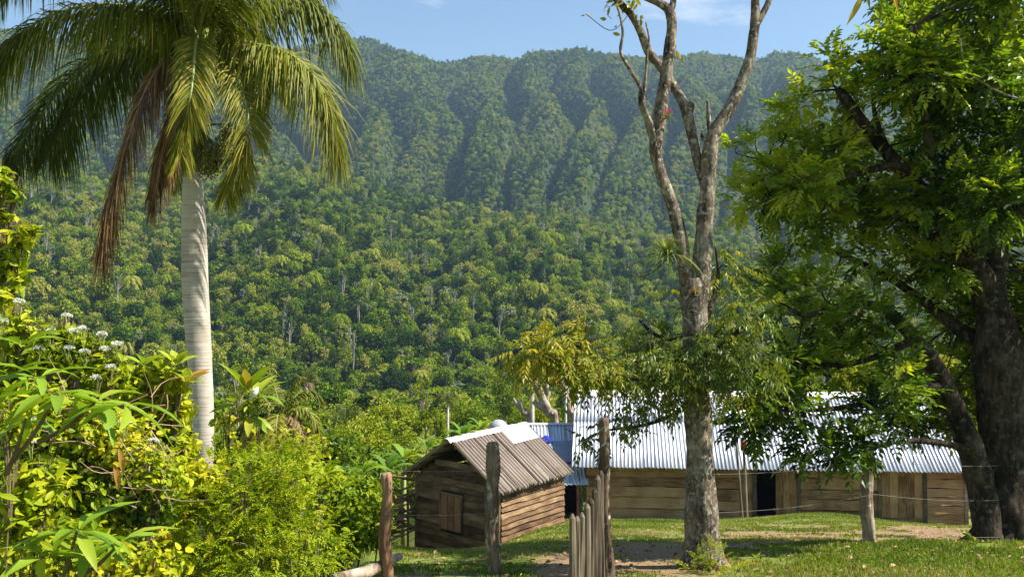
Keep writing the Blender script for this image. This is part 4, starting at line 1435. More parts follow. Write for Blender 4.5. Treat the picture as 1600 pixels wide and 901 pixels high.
for pts_, ln_, nl_ in (([(306, 108, -.1), (262, 95, -.4), (228, 140, -.7), (196, 235, -.9), (172, 330, -.9), (158, 392, -.9)], .52, 210),
                       ([(304, 150, .3), (280, 170, .6), (262, 215, .8), (248, 270, .9), (238, 322, .9)], .42, 150)):
    m = MB()
    frond(m, [rel(a, b, PD + e, pb) for a, b, e in pts_], nl=nl_ * 2, ln=ln_, droop=1.1, wid=.018, spread=.35, tint=.4, tj=.25, rr=.03, fwd=.9, endk=.6)
    m.build('dead_frond', [M['palm_dead'], M['dry_rachis']], palm, label='brown dried frond hanging down')
OCT = A([[1, 0, 0], [-1, 0, 0], [0, 1, 0], [0, -1, 0], [0, 0, 1], [0, 0, -1]], float)
OF = A([[0, 2, 4], [2, 1, 4], [1, 3, 4], [3, 0, 4], [2, 0, 5], [1, 2, 5], [3, 1, 5], [0, 3, 5]])
for (px, py, rx, ry, e, ti) in ((312, 240, 18, 34, -.5, .25), (350, 228, 18, 42, -1.2, .35), (330, 250, 14, 30, -.9, .2)):
    m = MB()
    base = rel(310, 200, PD, pb)
    for st in range(34):
        e_ = rel(px + rng.normal() * rx * .55, py + ry * (.2 + .8 * rng.random()), PD + e + rng.normal() * .12, pb)
        s0 = rel(px + rng.normal() * rx * .3, py - ry * .8, PD + e, pb)
        cv = spline([base, s0, (s0 + e_) / 2 + rng.normal(size=3) * .03, e_], 18)
        tube(m, cv, .004, 3, tint=ti)
        for q_ in cv[8:]:
            for _ in range(2):
                V = OCT * (.010 + .006 * rng.random()) + q_ + rng.normal(size=3) * .022
                m.add(V, OF, np.clip(ti + rng.normal() * .15, 0, 1))
    m.build('fruit_cluster', M['fruit'], palm, kind='stuff')

# ------------------------------------------------------------------ slender forked tree
TD = 13.0
tb = on_ground(1097, TD)
tree = thing('forked_tree', 'slender pale-barked tree with two bare forking stems in the centre right', 'tree', tb)


def limb(mb, pts, d, o, seg=12, rough=.12, n=None, freq=4.0):
    q = []
    for p in pts:
        e = p[3] if len(p) > 3 else 0
        q.append([*(P(p[0], p[1], d + e) - o), p[2] / F * (d + e)])
    c = spline(q, n or max(8, 7 * len(pts)))
    tube(mb, c[:, :3], np.maximum(c[:, 3], .002), seg, rough=rough, freq=freq)
    return c[:, :3]


m = MB()
limb(m, [(1100, 905, 40), (1099, 880, 33), (1097, 840, 27), (1096, 790, 24.5), (1094, 735, 22), (1091, 650, 20), (1088, 580, 19), (1085, 500, 19), (1084, 455, 20), (1083, 435, 15)], TD, tb, 20, .22, 70, 3.0)
for a_ in np.linspace(.3, 6, 6):
    e_ = A([math.cos(a_) * .42, math.sin(a_) * .42, -.08])
    tube(m, spline([A([0, 0, .38]), e_ * .55 + A([0, 0, .12]), e_], 8), np.linspace(.12, .03, 8), 8, rough=.15)
m.build('trunk', M['bark_light'], tree, True)
STEMS = [
    [(1080, 470, 14), (1070, 420, 11), (1064, 375, 10.5), (1050, 320, 9.5), (1032, 270, 9), (1024, 235, 9.5), (1028, 195, 12), (1036, 150, 9.5), (1044, 95, 9), (1049, 45, 8), (1046, 18, 8), (1030, 5, 6), (1005, -6, 5), (970, -30, 4)],
    [(1046, 30, 6), (1052, 0, 5), (1056, -40, 4)],
    [(1090, 470, 17), (1096, 420, 15), (1101, 350, 14), (1106, 290, 12), (1110, 235, 12), (1118, 205, 11), (1140, 170, 9.5), (1158, 130, 9), (1172, 90, 8.5), (1179, 45, 8), (1180, 10, 7), (1178, -40, 6)],
    [(1178, 45, 6), (1190, 25, 5.5), (1200, 5, 5), (1208, -25, 4)],
    [(1106, 300, 9, .05), (1096, 270, 8, .1), (1085, 228, 8, .15), (1073, 175, 8.5, .2), (1064, 155, 7.5, .25), (1048, 128, 7, .3), (1030, 102, 7, .3), (1014, 82, 7, .3), (1000, 48, 6, .2), (985, 22, 5.5, .1), (965, 2, 5, 0), (945, -25, 4, 0)],
    [(1024, 240, 5, -.1), (1018, 200, 4.5, -.15), (1006, 168, 4, -.2), (1002, 140, 3.5, -.2), (985, 110, 3, -.2), (970, 82, 2.6, -.2), (973, 50, 2.3, -.2), (966, 12, 1.8, -.2)],
    [(1005, 150, 3, -.2), (1009, 118, 2.4, -.2), (1011, 85, 2, -.2), (1014, 60, 1.6, -.2), (1009, 35, 1.2, -.2)],
    [(1022, 232, 4, -.12), (1008, 185, 3.6, -.15), (1000, 160, 3, -.15), (1000, 142, 1.8, -.15)],
    [(1112, 225, 5), (1108, 190, 4), (1106, 158, 2.5)],
    [(1110, 222, 6), (1100, 216, 5), (1098, 208, 4)],
    [(1075, 182, 5, .2), (1079, 168, 7, .2), (1076, 160, 5, .2)],
    [(1104, 335, 5), (1094, 330, 5), (1090, 326, 4)],
]
for sidx, st in enumerate(STEMS):
    m = MB()
    limb(m, st, TD, tb, 12 if st[0][2] > 6 else 8, .2)
    m.build('stem' if sidx in (0, 2, 4) else 'branch', M['bark_light'], tree, True)
LOWB = [
    [(1086, 572, 7), (1060, 585, 5.5, -.1), (1010, 592, 4.5, -.3), (950, 583, 3.8, -.5), (900, 580, 3, -.7), (860, 560, 2.2, -.8), (830, 545, 1.4, -.9)],
    [(1050, 586, 4, -.1), (1000, 565, 3, -.2), (950, 560, 2.4, -.3), (900, 540, 1.6, -.4), (875, 520, 1.2, -.4)],
    [(1078, 628, 5), (1055, 645, 4, -.2), (1020, 660, 3, -.3), (985, 668, 2.4, -.4), (950, 672, 1.6, -.5), (905, 690, 1.2, -.5)],
    [(1092, 560, 6), (1120, 545, 4.5, -.2), (1150, 520, 3.4, -.4), (1175, 490, 2, -.5)],
    [(1094, 600, 5), (1125, 600, 4, -.3), (1160, 590, 3, -.5), (1190, 575, 2, -.6)],
    [(1090, 520, 5, .1), (1110, 480, 4, .3), (1122, 430, 3, .5), (1118, 385, 2, .6)],
    [(1082, 520, 5, .1), (1050, 530, 4, .3), (1020, 520, 3, .5), (1000, 500, 2, .6)],
]
skel = []
for st in LOWB:
    m = MB()
    skel.append(limb(m, st, TD, tb, 8, .15))
    m.build('branch', M['bark_dark'], tree, True)
skel = np.vstack(skel)
CL = [  # px, py, r, depth offset, tint, number of compound leaves
    (830, 548, 26, -.9, .74, 26), (858, 528, 26, -.8, .72, 30), (885, 520, 24, -.5, .68, 26), (860, 560, 34, -.8, .70, 44), (900, 555, 34, -.6, .66, 44), (930, 575, 30, -.6, .55, 36),
    (890, 585, 28, -.7, .5, 30), (915, 530, 16, -.5, .72, 12), (955, 590, 26, -.5, .42, 26), (985, 560, 30, -.3, .36, 34), (1005, 590, 34, -.4, .36, 40), (1040, 560, 34, -.4, .4, 36), (1030, 530, 28, .3, .36, 26),
    (1005, 505, 24, .6, .34, 20), (1040, 605, 34, -.4, .32, 40), (1000, 625, 30, -.4, .3, 32), (985, 650, 22, -.4, .28, 20), (960, 670, 16, -.5, .3, 12), (1055, 590, 30, -.5, .5, 26),
    (1090, 545, 34, -.5, .3, 34), (1075, 575, 30, -.5, .34, 28), (1110, 580, 34, -.5, .32, 36), (1125, 530, 36, -.3, .36, 40), (1150, 500, 34, -.4, .4, 36), (1175, 480, 30, -.5, .42, 30), (1140, 560, 36, -.5, .34, 40),
    (1170, 580, 36, -.6, .36, 40), (1195, 560, 30, -.6, .45, 30), (1120, 440, 28, .5, .5, 26), (1118, 390, 22, .6, .62, 18), (1140, 420, 22, .5, .5, 14), (1110, 480, 26, .3, .42, 22), (1150, 610, 26, -.5, .6, 18), (1100, 620, 24, .4, .55, 18),
    (1050, 450, 18, .3, .66, 8), (985, 545, 20, .4, .55, 14), (925, 688, 10, -.5, .3, 5), (905, 692, 9, -.5, .3, 4), (945, 690, 8, -.5, .35, 4)]
fol, tw = MB(), MB()
for px, py, r, e, ti, n in CL:
    c0 = P(px, py, TD + e) - tb
    R_ = r / F * TD
    k = skel[np.argmin(((skel - c0) ** 2).sum(1))]
    tube(tw, spline([k, (k + c0) / 2 + A([0, 0, .05]), c0], 6), np.linspace(.014, .005, 6), 5)
    n = int(n * (1.0 if px < 960 else .68))
    v = rand_unit(n)
    ti -= .07
    B = c0 + v * R_ * (rng.random((n, 1)) ** .5) * A([1.3, 1.3, .6])
    D = unit(v * .8 + A([0, 0, -.25]) + rng.normal(size=(n, 3)) * .4)
    N = unit(A([0, 0, 1]) + rng.normal(size=(n, 3)) * .3)
    pinnate(fol, B, D, N, .24 + .08 * rng.random(n), 5, .105, .36, np.clip(ti + rng.normal(size=n) * .13, 0, 1), droop=.85, sag=.35)
fol.build('foliage', M['yellow'], tree, kind='stuff')
tw.build('twig', M['bark_dark'], tree, kind='stuff')
# a few yellow leaves at the tips of the bare stems
m = MB()
for px, py, n in ((968, 8, 8), (985, 12, 6), (990, 5, 5), (1000, 22, 3), (962, 42, 2), (916, 26, 2), (945, 22, 2), (1062, 78, 3), (950, 4, 5)):
    B = P(px, py, TD) - tb + rng.normal(size=(n, 3)) * .05
    leaves(m, B, unit(rng.normal(size=(n, 3)) + A([0, 0, -.6])), rand_unit(n), .12, .055, np.clip(.68 + rng.normal(size=n) * .1, 0, 1), 'leaf', .2, .15)
m.build('tip_leaves', M['yellow'], tree, kind='stuff')
m = MB()
tube(m, spline([P(985, 20, TD) - tb, P(955, 48, TD) - tb, P(915, 22, TD) - tb], 10), .006, 5)
m.build('twig', M['bark_light'], tree)


def bromeliad(label, px, py, d, rpx, n, ti, wid=.016, red=0):
    o = P(px, py, d)
    t_ = thing('bromeliad', label, 'bromeliad', o)
    R_ = rpx / F * d
    for k in range(n):
        a_ = k * 2.399
        el = .15 + 1.25 * rng.random()
        dd = A([math.cos(a_) * math.cos(el), math.sin(a_) * math.cos(el), math.sin(el)])
        l_ = R_ * (.8 + .5 * rng.random())
        s_ = np.linspace(0, 1, 8)
        cpt = dd * l_ * s_[:, None] - A([0, 0, 1]) * (l_ * (.75 * s_ ** 2.2) * (1.2 - .6 * el / 1.4))[:, None]
        w_ = np.cross(dd, A([0, 0, 1]))
        w_ = w_ / (np.linalg.norm(w_) + 1e-6)
        V = []
        for q_, c_ in zip(s_, cpt):
            ww = wid * (1 - q_ ** 1.6) + .001
            V += [c_ + w_ * ww, c_ - A([0, 0, ww * .5]), c_ - w_ * ww]
        qd = []
        for r_ in range(7):
            qd += [[3 * r_, 3 * r_ + 1, 3 * r_ + 4, 3 * r_ + 3], [3 * r_ + 1, 3 * r_ + 2, 3 * r_ + 5, 3 * r_ + 4]]
        m = MB()
        m.add(V, A(qd), np.clip(ti + rng.normal() * .2 + .2 * (el > .9), 0, 1))
        m.build('leaf', M['bromeliad'], t_)
    if red:
        m = MB()
        B = np.repeat(A([[0, 0, .05]]), 12, 0) + rng.normal(size=(12, 3)) * A([.02, .02, .03])
        leaves(m, B, unit(rng.normal(size=(12, 3)) * .5 + A([0.2, 0, 1])), rand_unit(12), .10, .018, rng.random(12), 'leaf')
        m.build('flower', M['pink'], t_)
    return t_


bromeliad('large spiky green bromeliad growing on the fork of the pale tree', 1043, 400, TD - .32, 56, 90, .5, .014)
bromeliad('small dry bromeliad in the crotch of the pale tree', 1086, 456, TD - .25, 16, 22, .85, .008)
bromeliad('small bromeliad with pink flower high on the pale tree', 1042, 186, TD - .15, 22, 26, .3, .008, 1)
bromeliad('reddish withered bromeliad dangling beside the large bromeliad', 1002, 432, TD - .2, 14, 18, .98, .008)
m = MB()
tube(m, spline([P(1042, 405, TD - .2), P(1020, 425, TD - .2), P(1003, 433, TD - .2)], 8), .008, 5)
m.build('hanging_root', M['bark_dark'], label='thin root tying the withered bromeliad to the large one', category='root')

# ------------------------------------------------------------------ big shady tree at right
BD = 16.0
bb = on_ground(1566, BD)
bt_ = thing('shade_tree', 'large dark-trunked tree with dense glossy crown at the right edge', 'tree', bb)
m = MB()
limb(m, [(1574, 880, 56), (1574, 840, 46), (1574, 780, 40), (1572, 700, 37), (1567, 620, 37), (1562, 560, 37), (1556, 510, 30), (1552, 470, 24)], BD, bb, 22, .22, 50, 2.0)
for a_ in np.linspace(0.2, 5.9, 8):
    e_ = A([math.cos(a_) * .85, math.sin(a_) * .85, -.12])
    tube(m, spline([A([math.cos(a_) * .3, math.sin(a_) * .3, .3]), e_ * .65 + A([0, 0, .08]), e_], 9), np.linspace(.15, .05, 9), 8, rough=.15)
m.build('trunk', M['bark_dark'], bt_, True)
BL = [
    [(1545, 850, 24, -.3), (1538, 790, 21, -.3), (1525, 730, 20, -.3), (1505, 670, 18, -.4), (1480, 610, 16, -.5), (1455, 565, 14, -.6), (1425, 525, 11, -.7), (1390, 490, 9, -.9), (1350, 475, 7, -1), (1300, 482, 5.5, -1.1), (1255, 492, 4, -1.2), (1215, 470, 2.5, -1.2)],
    [(1556, 500, 26), (1530, 430, 20), (1490, 370, 16, -.2), (1450, 310, 13, -.4), (1410, 265, 11, -.5), (1370, 220, 10, -.6), (1340, 180, 9, -.6), (1318, 150, 8, -.6), (1308, 140, 5, -.6)],
    [(1545, 460, 20), (1560, 390, 17, .3), (1570, 300, 14, .5), (1560, 200, 11, .6), (1540, 90, 8, .6), (1530, -20, 5, .6)],
    [(1530, 385, 16, -.5), (1570, 345, 17, -.9), (1620, 315, 15, -1.2), (1680, 270, 12, -1.5)],
    [(1450, 320, 8, -.4), (1415, 265, 7, -.7), (1375, 262, 6, -.9), (1330, 275, 4.5, -1.1), (1290, 285, 3, -1.2)],
    [(1500, 380, 9, -.2), (1440, 360, 7, .2), (1390, 330, 5.5, .4), (1330, 300, 4, .6), (1260, 270, 2.5, .7), (1200, 250, 1.8, .8)],
    [(1480, 600, 8, -.5), (1420, 610, 6, -1.0), (1350, 630, 4.5, -1.5), (1280, 640, 3.5, -1.9), (1210, 640, 2.2, -2.1)],
    [(1430, 530, 7, -.7), (1360, 560, 5, -1.2), (1300, 570, 4, -1.5), (1240, 560, 2.5, -1.7)],
    [(1540, 540, 14, .3), (1480, 500, 9, .8), (1400, 440, 6, 1.3), (1320, 400, 4, 1.6), (1240, 380, 2.5, 1.8)],
    [(1500, 380, 10, -.2), (1470, 300, 8, -.9), (1450, 210, 6.5, -1.4), (1440, 120, 5, -1.6), (1430, 40, 3.5, -1.7)],
    [(1400, 262, 6, -.5), (1370, 190, 4, -.3), (1360, 130, 2.6, -.2), (1345, 95, 1.6, -.2)],
    [(1560, 300, 10, .5), (1600, 220, 8, .2), (1640, 120, 6, 0), (1680, 40, 4, 0)],
    [(1510, 700, 6, -.4), (1460, 690, 5, -.9), (1400, 690, 4, -1.4), (1330, 710, 2.6, -1.8), (1280, 722, 1.6, -2)],
]
bsk = []
for st in BL:
    m = MB()
    bsk.append(limb(m, st, BD, bb, 12 if st[0][2] > 9 else 8, .2))
    m.build('limb' if st[0][2] > 12 else 'branch', M['bark_dark'], bt_, True)
bsk = np.vstack(bsk)
# clumps: px, py, r, depth offset, tint, leaves
BC = []
def clumps(x0, x1, y0, y1, n, r, dlo, dhi, ti, lv, poly=None):
    for _ in range(n):
        BC.append((x0 + (x1 - x0) * rng.random(), y0 + (y1 - y0) * rng.random(), r * (.7 + .6 * rng.random()), dlo + (dhi - dlo) * rng.random(), ti + rng.normal() * .07, lv))
clumps(1400, 1660, -60, 120, 17, 36, -1.6, 1.4, .6, 40)
clumps(1420, 1660, 110, 330, 24, 40, -1.9, 1.2, .36, 44)
clumps(1390, 1470, 20, 130, 7, 36, -1.8, -.8, .6, 44)
clumps(1330, 1480, 200, 420, 9, 30, -1.4, 1.2, .55, 32)
clumps(1200, 1350, 190, 330, 9, 28, -1.1, 1.0, .68, 32)
clumps(1160, 1240, 210, 330, 6, 22, .2, 1.0, .68, 26)
clumps(1190, 1400, 330, 480, 9, 30, -.9, 1.9, .6, 30)
clumps(1400, 1640, 330, 520, 15, 40, .2, 2.0, .5, 38)
clumps(1190, 1400, 480, 610, 10, 28, -1.6, .4, .42, 30)
clumps(1420, 1640, 490, 640, 10, 36, .5, 2.0, .5, 34)
clumps(1160, 1420, 600, 660, 11, 24, -2.1, -1.2, .34, 20)
clumps(1260, 1350, 660, 720, 6, 18, -2.1, -1.7, .28, 13)
clumps(1400, 1480, 610, 690, 6, 22, .6, 1.4, .5, 22)
clumps(1740, 2060, 60, 450, 12, 58, -1.0, 1.5, .32, 36)
clumps(1640, 1900, -120, 420, 16, 62, -2.5, 2.5, .32, 46)
clumps(1450, 1800, -280, -60, 16, 62, -2.5, 2.5, .36, 44)
clumps(1560, 1760, 380, 560, 10, 46, -.6, 1.8, .34, 40)
for px, py, r, e, ti, lv in ((1285, 80, 12, -.3, .85, 8), (1300, 105, 16, -.3, .82, 12), (1320, 125, 20, -.4, .75, 16), (1342, 90, 14, -.2, .5, 12), (1350, 120, 18, -.2, .5, 16), (1345, 150, 20, -.3, .6, 18), (1215, 190, 18, .5, .8, 12), (1180, 225, 16, .7, .7, 10), (1150, 240, 12, .8, .7, 8), (1255, 150, 18, .2, .85, 12), (1240, 170, 18, .3, .8, 12),
                             (1385, 80, 20, -1.5, .8, 16), (1300, 190, 24, -.2, .8, 24), (1320, 220, 24, -.3, .8, 22), (1280, 220, 24, 0, .8, 20), (1260, 250, 26, .2, .7, 24)):
    BC.append((px, py, r, e, ti, lv))
fol, tw = MB(), MB()
for px, py, r, e, ti, n in BC:
    c0 = P(px, py, BD + e) - bb
    R_ = r / F * BD
    k = bsk[np.argmin(((bsk - c0) ** 2).sum(1))]
    tube(tw, spline([k, (k + c0) / 2 + rng.normal(size=3) * .05, c0], 6), np.linspace(.022, .007, 6), 5)
    for _ in range(3):
        tube(tw, [c0, c0 + rand_unit(1)[0] * R_ * .8], [.007, .003], 4)
    v = rand_unit(n)
    B = c0 + v * R_ * (rng.random((n, 1)) ** .45) * A([1, 1, .85])
    D = unit(v * .9 + A([-.15, -.05, .1]) + rng.normal(size=(n, 3)) * .35)
    N = unit(A([0, 0, 1]) + v * .3 + rng.normal(size=(n, 3)) * .3)
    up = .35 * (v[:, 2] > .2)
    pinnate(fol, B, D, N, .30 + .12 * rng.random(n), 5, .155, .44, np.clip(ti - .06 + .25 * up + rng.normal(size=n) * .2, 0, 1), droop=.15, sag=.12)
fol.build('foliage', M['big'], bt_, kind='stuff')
tw.build('twig', M['bark_dark'], bt_, kind='stuff')
# bough that hangs into the top of the view with coloured leaves
m = MB()
c = spline([P(1640, 120, BD + .2) - bb, P(1600, -120, BD - 3) - bb, P(1480, -260, 11) - bb, P(1372, -90, 9.2) - bb, P(1352, -30, 9) - bb], 30)
tube(m, c, np.linspace(.09, .008, 30), 7, rough=.15)
m.build('bough', M['bark_dark'], bt_, True)
for (px, py, qx, qy, w, ti) in ((1350, -12, 1326, 38, .060, .88), (1350, -14, 1361, 13, .05, .2), (1385, -40, 1408, 20, .055, .96), (1356, -14, 1338, 10, .05, .75)):
    a, b = P(px, py, 9) - bb, P(qx, qy, 8.95) - bb
    m = MB()
    leaves(m, a[None], (b - a)[None], A([[.3, -1, .2]]), np.linalg.norm(b - a), w, ti, 'leaf', .3, .1)
    m.build('leaf', M['yellow'], bt_)
m = MB()
tube(m, [c[-1], P(1385, -40, 9) - bb, P(1400, -60, 9) - bb], .006, 5)
m.build('twig', M['bark_dark'], bt_)
# hanging liana
m = MB()
limb(m, [(1500, 60, 1.3, -2), (1510, 105, 1.2, -2), (1545, 135, 1.3, -2), (1600, 155, 1.4, -2), (1660, 150, 2, -1.5)], BD, bb, 6, .1)
m.build('liana', M['bark_pale'], bt_)

# ------------------------------------------------------------------ shrubs of the near left bank
def shrub(name, label, cat, clumps_, d, leaf, n, size, aspect, mat, tint, tj=.13, base=None, nst=5, group=None, stemr=.016, jit=.8, droop=.15, shell=.15, curl=.12, out=.45):
    """clumps_: list of (px, py, r px, depth offset[, tint])"""
    cx = np.mean([c[0] for c in clumps_]) if base is None else base
    o = on_ground(cx, d)
    t_ = thing(name, label, cat, o, group=group)
    C = A([P(c[0], c[1], d + c[3]) - o for c in clumps_])
    R = A([c[2] / F * d for c in clumps_])
    ti = A([tint + (c[4] if len(c) > 4 else 0) for c in clumps_])
    for k in range(nst):
        c = C[k % len(C)]
        b_ = A([rng.normal() * .12, rng.normal() * .12, -.15])
        m = MB()
        tube(m, spline([b_, b_ * .6 + c * .4 + rng.normal(size=3) * .08, c + A([0, 0, .3 * R[k % len(C)]])], 10), np.linspace(stemr * 1.3, stemr * .4, 10), 6, rough=.1)
        for _ in range(5):
            e = c + rand_unit(1)[0] * R[k % len(C)] * .9
            tube(m, spline([c * .8 + b_ * .2, (c + e) / 2 + A([0, 0, .03]), e], 6), np.linspace(stemr * .5, stemr * .15, 6), 5)
        m.build('stem', M['stem'], t_)
    m = MB()
    if leaf == 'pinnate':
        w = R ** 2
        idx = rng.choice(len(C), n, p=w / w.sum())
        v = rand_unit(n)
        B = C[idx] + v * (R[idx] * rng.random(n) ** .5)[:, None]
        D = unit(v * .8 + A([0, 0, .15]) + rng.normal(size=(n, 3)) * .4)
        N = unit(A([0, 0, 1]) + rng.normal(size=(n, 3)) * .35)
        pinnate(m, B, D, N, size * (3.6 + 1.5 * rng.random(n)), 8, size, aspect, np.clip(ti[idx] + rng.normal(size=n) * tj, 0, 1), droop=.15, sag=.25)
    else:
        leaf_cloud(m, C, R, n, size, aspect, out=out, up=.55, shell=shell, tint=ti, tj=tj, kind=leaf, droop=droop, curl=curl, jit=jit)
    m.build('foliage', M[mat], t_, kind='stuff')
    return t_, o


def whorl(root, o, px, py, d, n, l_px, w_ratio, tints, mat, upd=.1, spread=1.0, droop=.5, nm='leaf', turn=0.0):
    """a sprig of large separate leaves round a shoot tip"""
    c0 = P(px, py, d) - o
    for k in range(n):
        a_ = turn + k * 2.399 + rng.normal() * .15
        el = upd + rng.normal() * .25
        dd = unit(A([math.cos(a_) * spread, math.sin(a_) * .75 * spread, el]))
        l_ = l_px / F * d * (.8 + .4 * rng.random())
        m = MB()
        leaves(m, (c0 + dd * .02)[None], dd[None], unit(A([0, 0, 1]) - .3 * dd + rng.normal(size=3) * .2)[None], l_, l_ * w_ratio * (.85 + .3 * rng.random()),
               float(np.clip(tints + rng.normal() * .14, 0, 1)), 'leaf', .35, droop * (.7 + .6 * rng.random()))
        m.build(nm, M[mat], root, True)


# leafy sapling reaching into the left edge
shrub('sapling', 'bright green leafy sapling rising at the far left edge', 'sapling',
      [(0, 275, 26, 0), (18, 300, 22, 0, -.1), (5, 335, 26, 0), (-15, 310, 30, .2), (30, 375, 28, 0, .08), (0, 385, 34, .2), (48, 362, 20, -.1, .1), (20, 415, 28, 0), (-10, 440, 36, 0), (30, 440, 22, 0), (5, 470, 24, -.2)],
      7.0, 'leaf', 1100, .085, .36, 'bush', .55, nst=6, base=-30, droop=.1)
# white-flowered shrub
ws, wo_ = shrub('flowering_shrub', 'shrub with clusters of small white flowers at left', 'shrub',
      [(30, 492, 16, 0), (104, 518, 20, 0), (128, 535, 22, 0), (160, 548, 22, 0), (180, 560, 18, 0), (80, 540, 20, 0), (30, 515, 34, 0), (75, 550, 40, 0), (120, 560, 42, 0), (165, 575, 34, 0), (30, 560, 50, .1), (90, 600, 55, .2), (150, 610, 45, .2), (190, 595, 26, .1, .05), (-10, 530, 40, .2), (10, 610, 55, 0, .1)],
      6.4, 'leaf', 3000, .075, .40, 'bush', .50, nst=8, droop=.15)
for k, (px, py) in enumerate([(30, 471), (104, 494), (129, 514), (159, 523), (182, 538), (80, 518), (114, 518), (108, 544), (132, 550), (164, 546), (174, 574), (4, 502), (60, 545), (150, 590), (240, 690), (60, 655), (195, 660), (48, 690)]):
    m = MB()
    c0 = P(px, py, 6.25 if k < 14 else 5.6) - wo_
    for _ in range(34):
        v = rand_unit(1)[0]
        v[2] = abs(v[2])
        p_ = c0 + v * A([.028, .028, .015])
        leaves(m, np.repeat(p_[None], 4, 0), unit(rand_unit(4) + v), rand_unit(4), .014, .008, rng.random(4), 'diamond')
    for _ in range(5):
        e_ = c0 + A([rng.normal() * .02, rng.normal() * .02, .005])
        tube(m, [c0 + A([rng.normal() * .01, 0, -.10]), e_], .0016, 4, mi=1)
    m.build('flower_cluster', [M['white_fl'], M['rachis']], ws)
# yellowish vine heap by the palm
vs, vo = shrub('vine_thicket', 'yellow-green vine-covered bush in front of the palm trunk', 'bush',
      [(205, 595, 36, 0), (245, 588, 34, 0), (278, 592, 26, -.1, .1), (230, 630, 46, 0), (270, 640, 36, 0, .1), (205, 650, 50, .1), (250, 690, 56, 0), (285, 700, 30, 0, .12), (320, 765, 36, -.1, .1), (215, 715, 60, .1, -.1), (300, 760, 60, -.1)],
      7.4, 'round', 6500, .056, .66, 'bush', .62, tj=.13, nst=8, droop=.35)
for px, py, u_ in ((250, 580, .6), (276, 572, .8), (292, 598, .5), (225, 572, .4)):
    whorl(vs, vo, px, py, 7.2, 7, 34, .45, .78, 'broad', u_, .8, .2)
# brown tangled middle
tg, tgo = shrub('tangled_bush', 'tangled bush with brown dead twigs left of the palm', 'bush',
      [(60, 640, 60, 0), (130, 670, 60, 0, .1), (190, 690, 55, 0, .12), (100, 730, 70, 0), (180, 760, 60, 0, -.25), (230, 790, 50, .1, -.3), (30, 720, 70, 0), (60, 800, 70, -.1), (250, 740, 50, 0, .05), (150, 820, 60, 0, -.15)],
      6.0, 'round', 10000, .045, .6, 'bush', .52, tj=.15, nst=12, droop=.25, stemr=.012)
m = MB()
for k in range(90):
    a = P(40 + 230 * rng.random(), 610 + 190 * rng.random(), 5.75 + .3 * rng.random()) - tgo
    v = unit(rng.normal(size=3) * A([1, .4, 1]))
    l_ = .12 + .22 * rng.random()
    tube(m, spline([a, a + v * l_ * .5 + rng.normal(size=3) * .02, a + v * l_ + rng.normal(size=3) * .03], 6), np.linspace(.0042, .0015, 6), 4)
m.build('dead_twigs', M['dry_rachis'], tg, kind='stuff')
# big-leaved shrub nearest the camera
bs, bo = shrub('broad_leaved_shrub', 'shrub with long broad drooping leaves nearest the camera at left', 'shrub',
      [(20, 660, 50, .3), (60, 760, 60, .4), (20, 820, 70, .3), (110, 850, 60, .3)], 4.2, 'leaf', 900, .075, .42, 'bush', .5, nst=6, base=40, stemr=.007)
for px, py, n, l_, u_, tr in ((88, 618, 9, 82, .12, .3), (150, 628, 8, 84, .05, 1.1), (60, 590, 7, 70, .25, 2.0), (195, 632, 5, 80, -.02, .1), (40, 655, 6, 66, -.1, .9), (120, 830, 9, 80, .05, .5), (150, 845, 6, 76, 0, 2.2), (70, 870, 7, 62, .2, 1.0), (185, 850, 5, 70, .1, .2), (20, 585, 5, 60, .3, .4), (35, 540, 5, 50, .5, 0)):
    whorl(bs, bo, px, py, 4.0 + rng.normal() * .08, n, l_, .27, .5, 'broad', u_, 1.0, .42, turn=tr)
m = MB()
for a, b in (((88, 618), (20, 720)), ((150, 628), (60, 690)), ((195, 632), (150, 628)), ((60, 590), (88, 618)), ((120, 830), (90, 920)), ((185, 850), (120, 900)), ((40, 655), (10, 740))):
    p0, p1 = P(*a, 4.0) - bo, P(*b, 4.1) - bo
    tube(m, spline([p0, (p0 + p1) / 2 + A([0, 0, -.02]), p1], 8), np.linspace(.006, .012, 8), 6)
m.build('stem', M['stem'], bs)
for px, py, ti in ((185, 720, .98), (178, 745, 1.0), (140, 880, .95)):
    a = P(px, py - 20, 4.1) - bo
    m = MB()
    leaves(m, a[None], A([[.25, .1, -1.0]]), A([[.9, -1, .1]]), .12, .03, ti, 'leaf', .7, .3)
    m.build('leaf', M['broad'], bs, True, label='rust-brown withered leaf')
# low front edge
shrub('low_bush', 'low yellow-green bush along the bottom left corner', 'bush',
      [(10, 880, 70, 0), (90, 900, 70, 0), (170, 890, 60, 0, .08), (240, 890, 60, 0, .1), (130, 850, 50, .2, .1), (40, 830, 50, .2)], 4.9, 'round', 2600, .05, .6, 'bush', .6, tj=.15, nst=6)
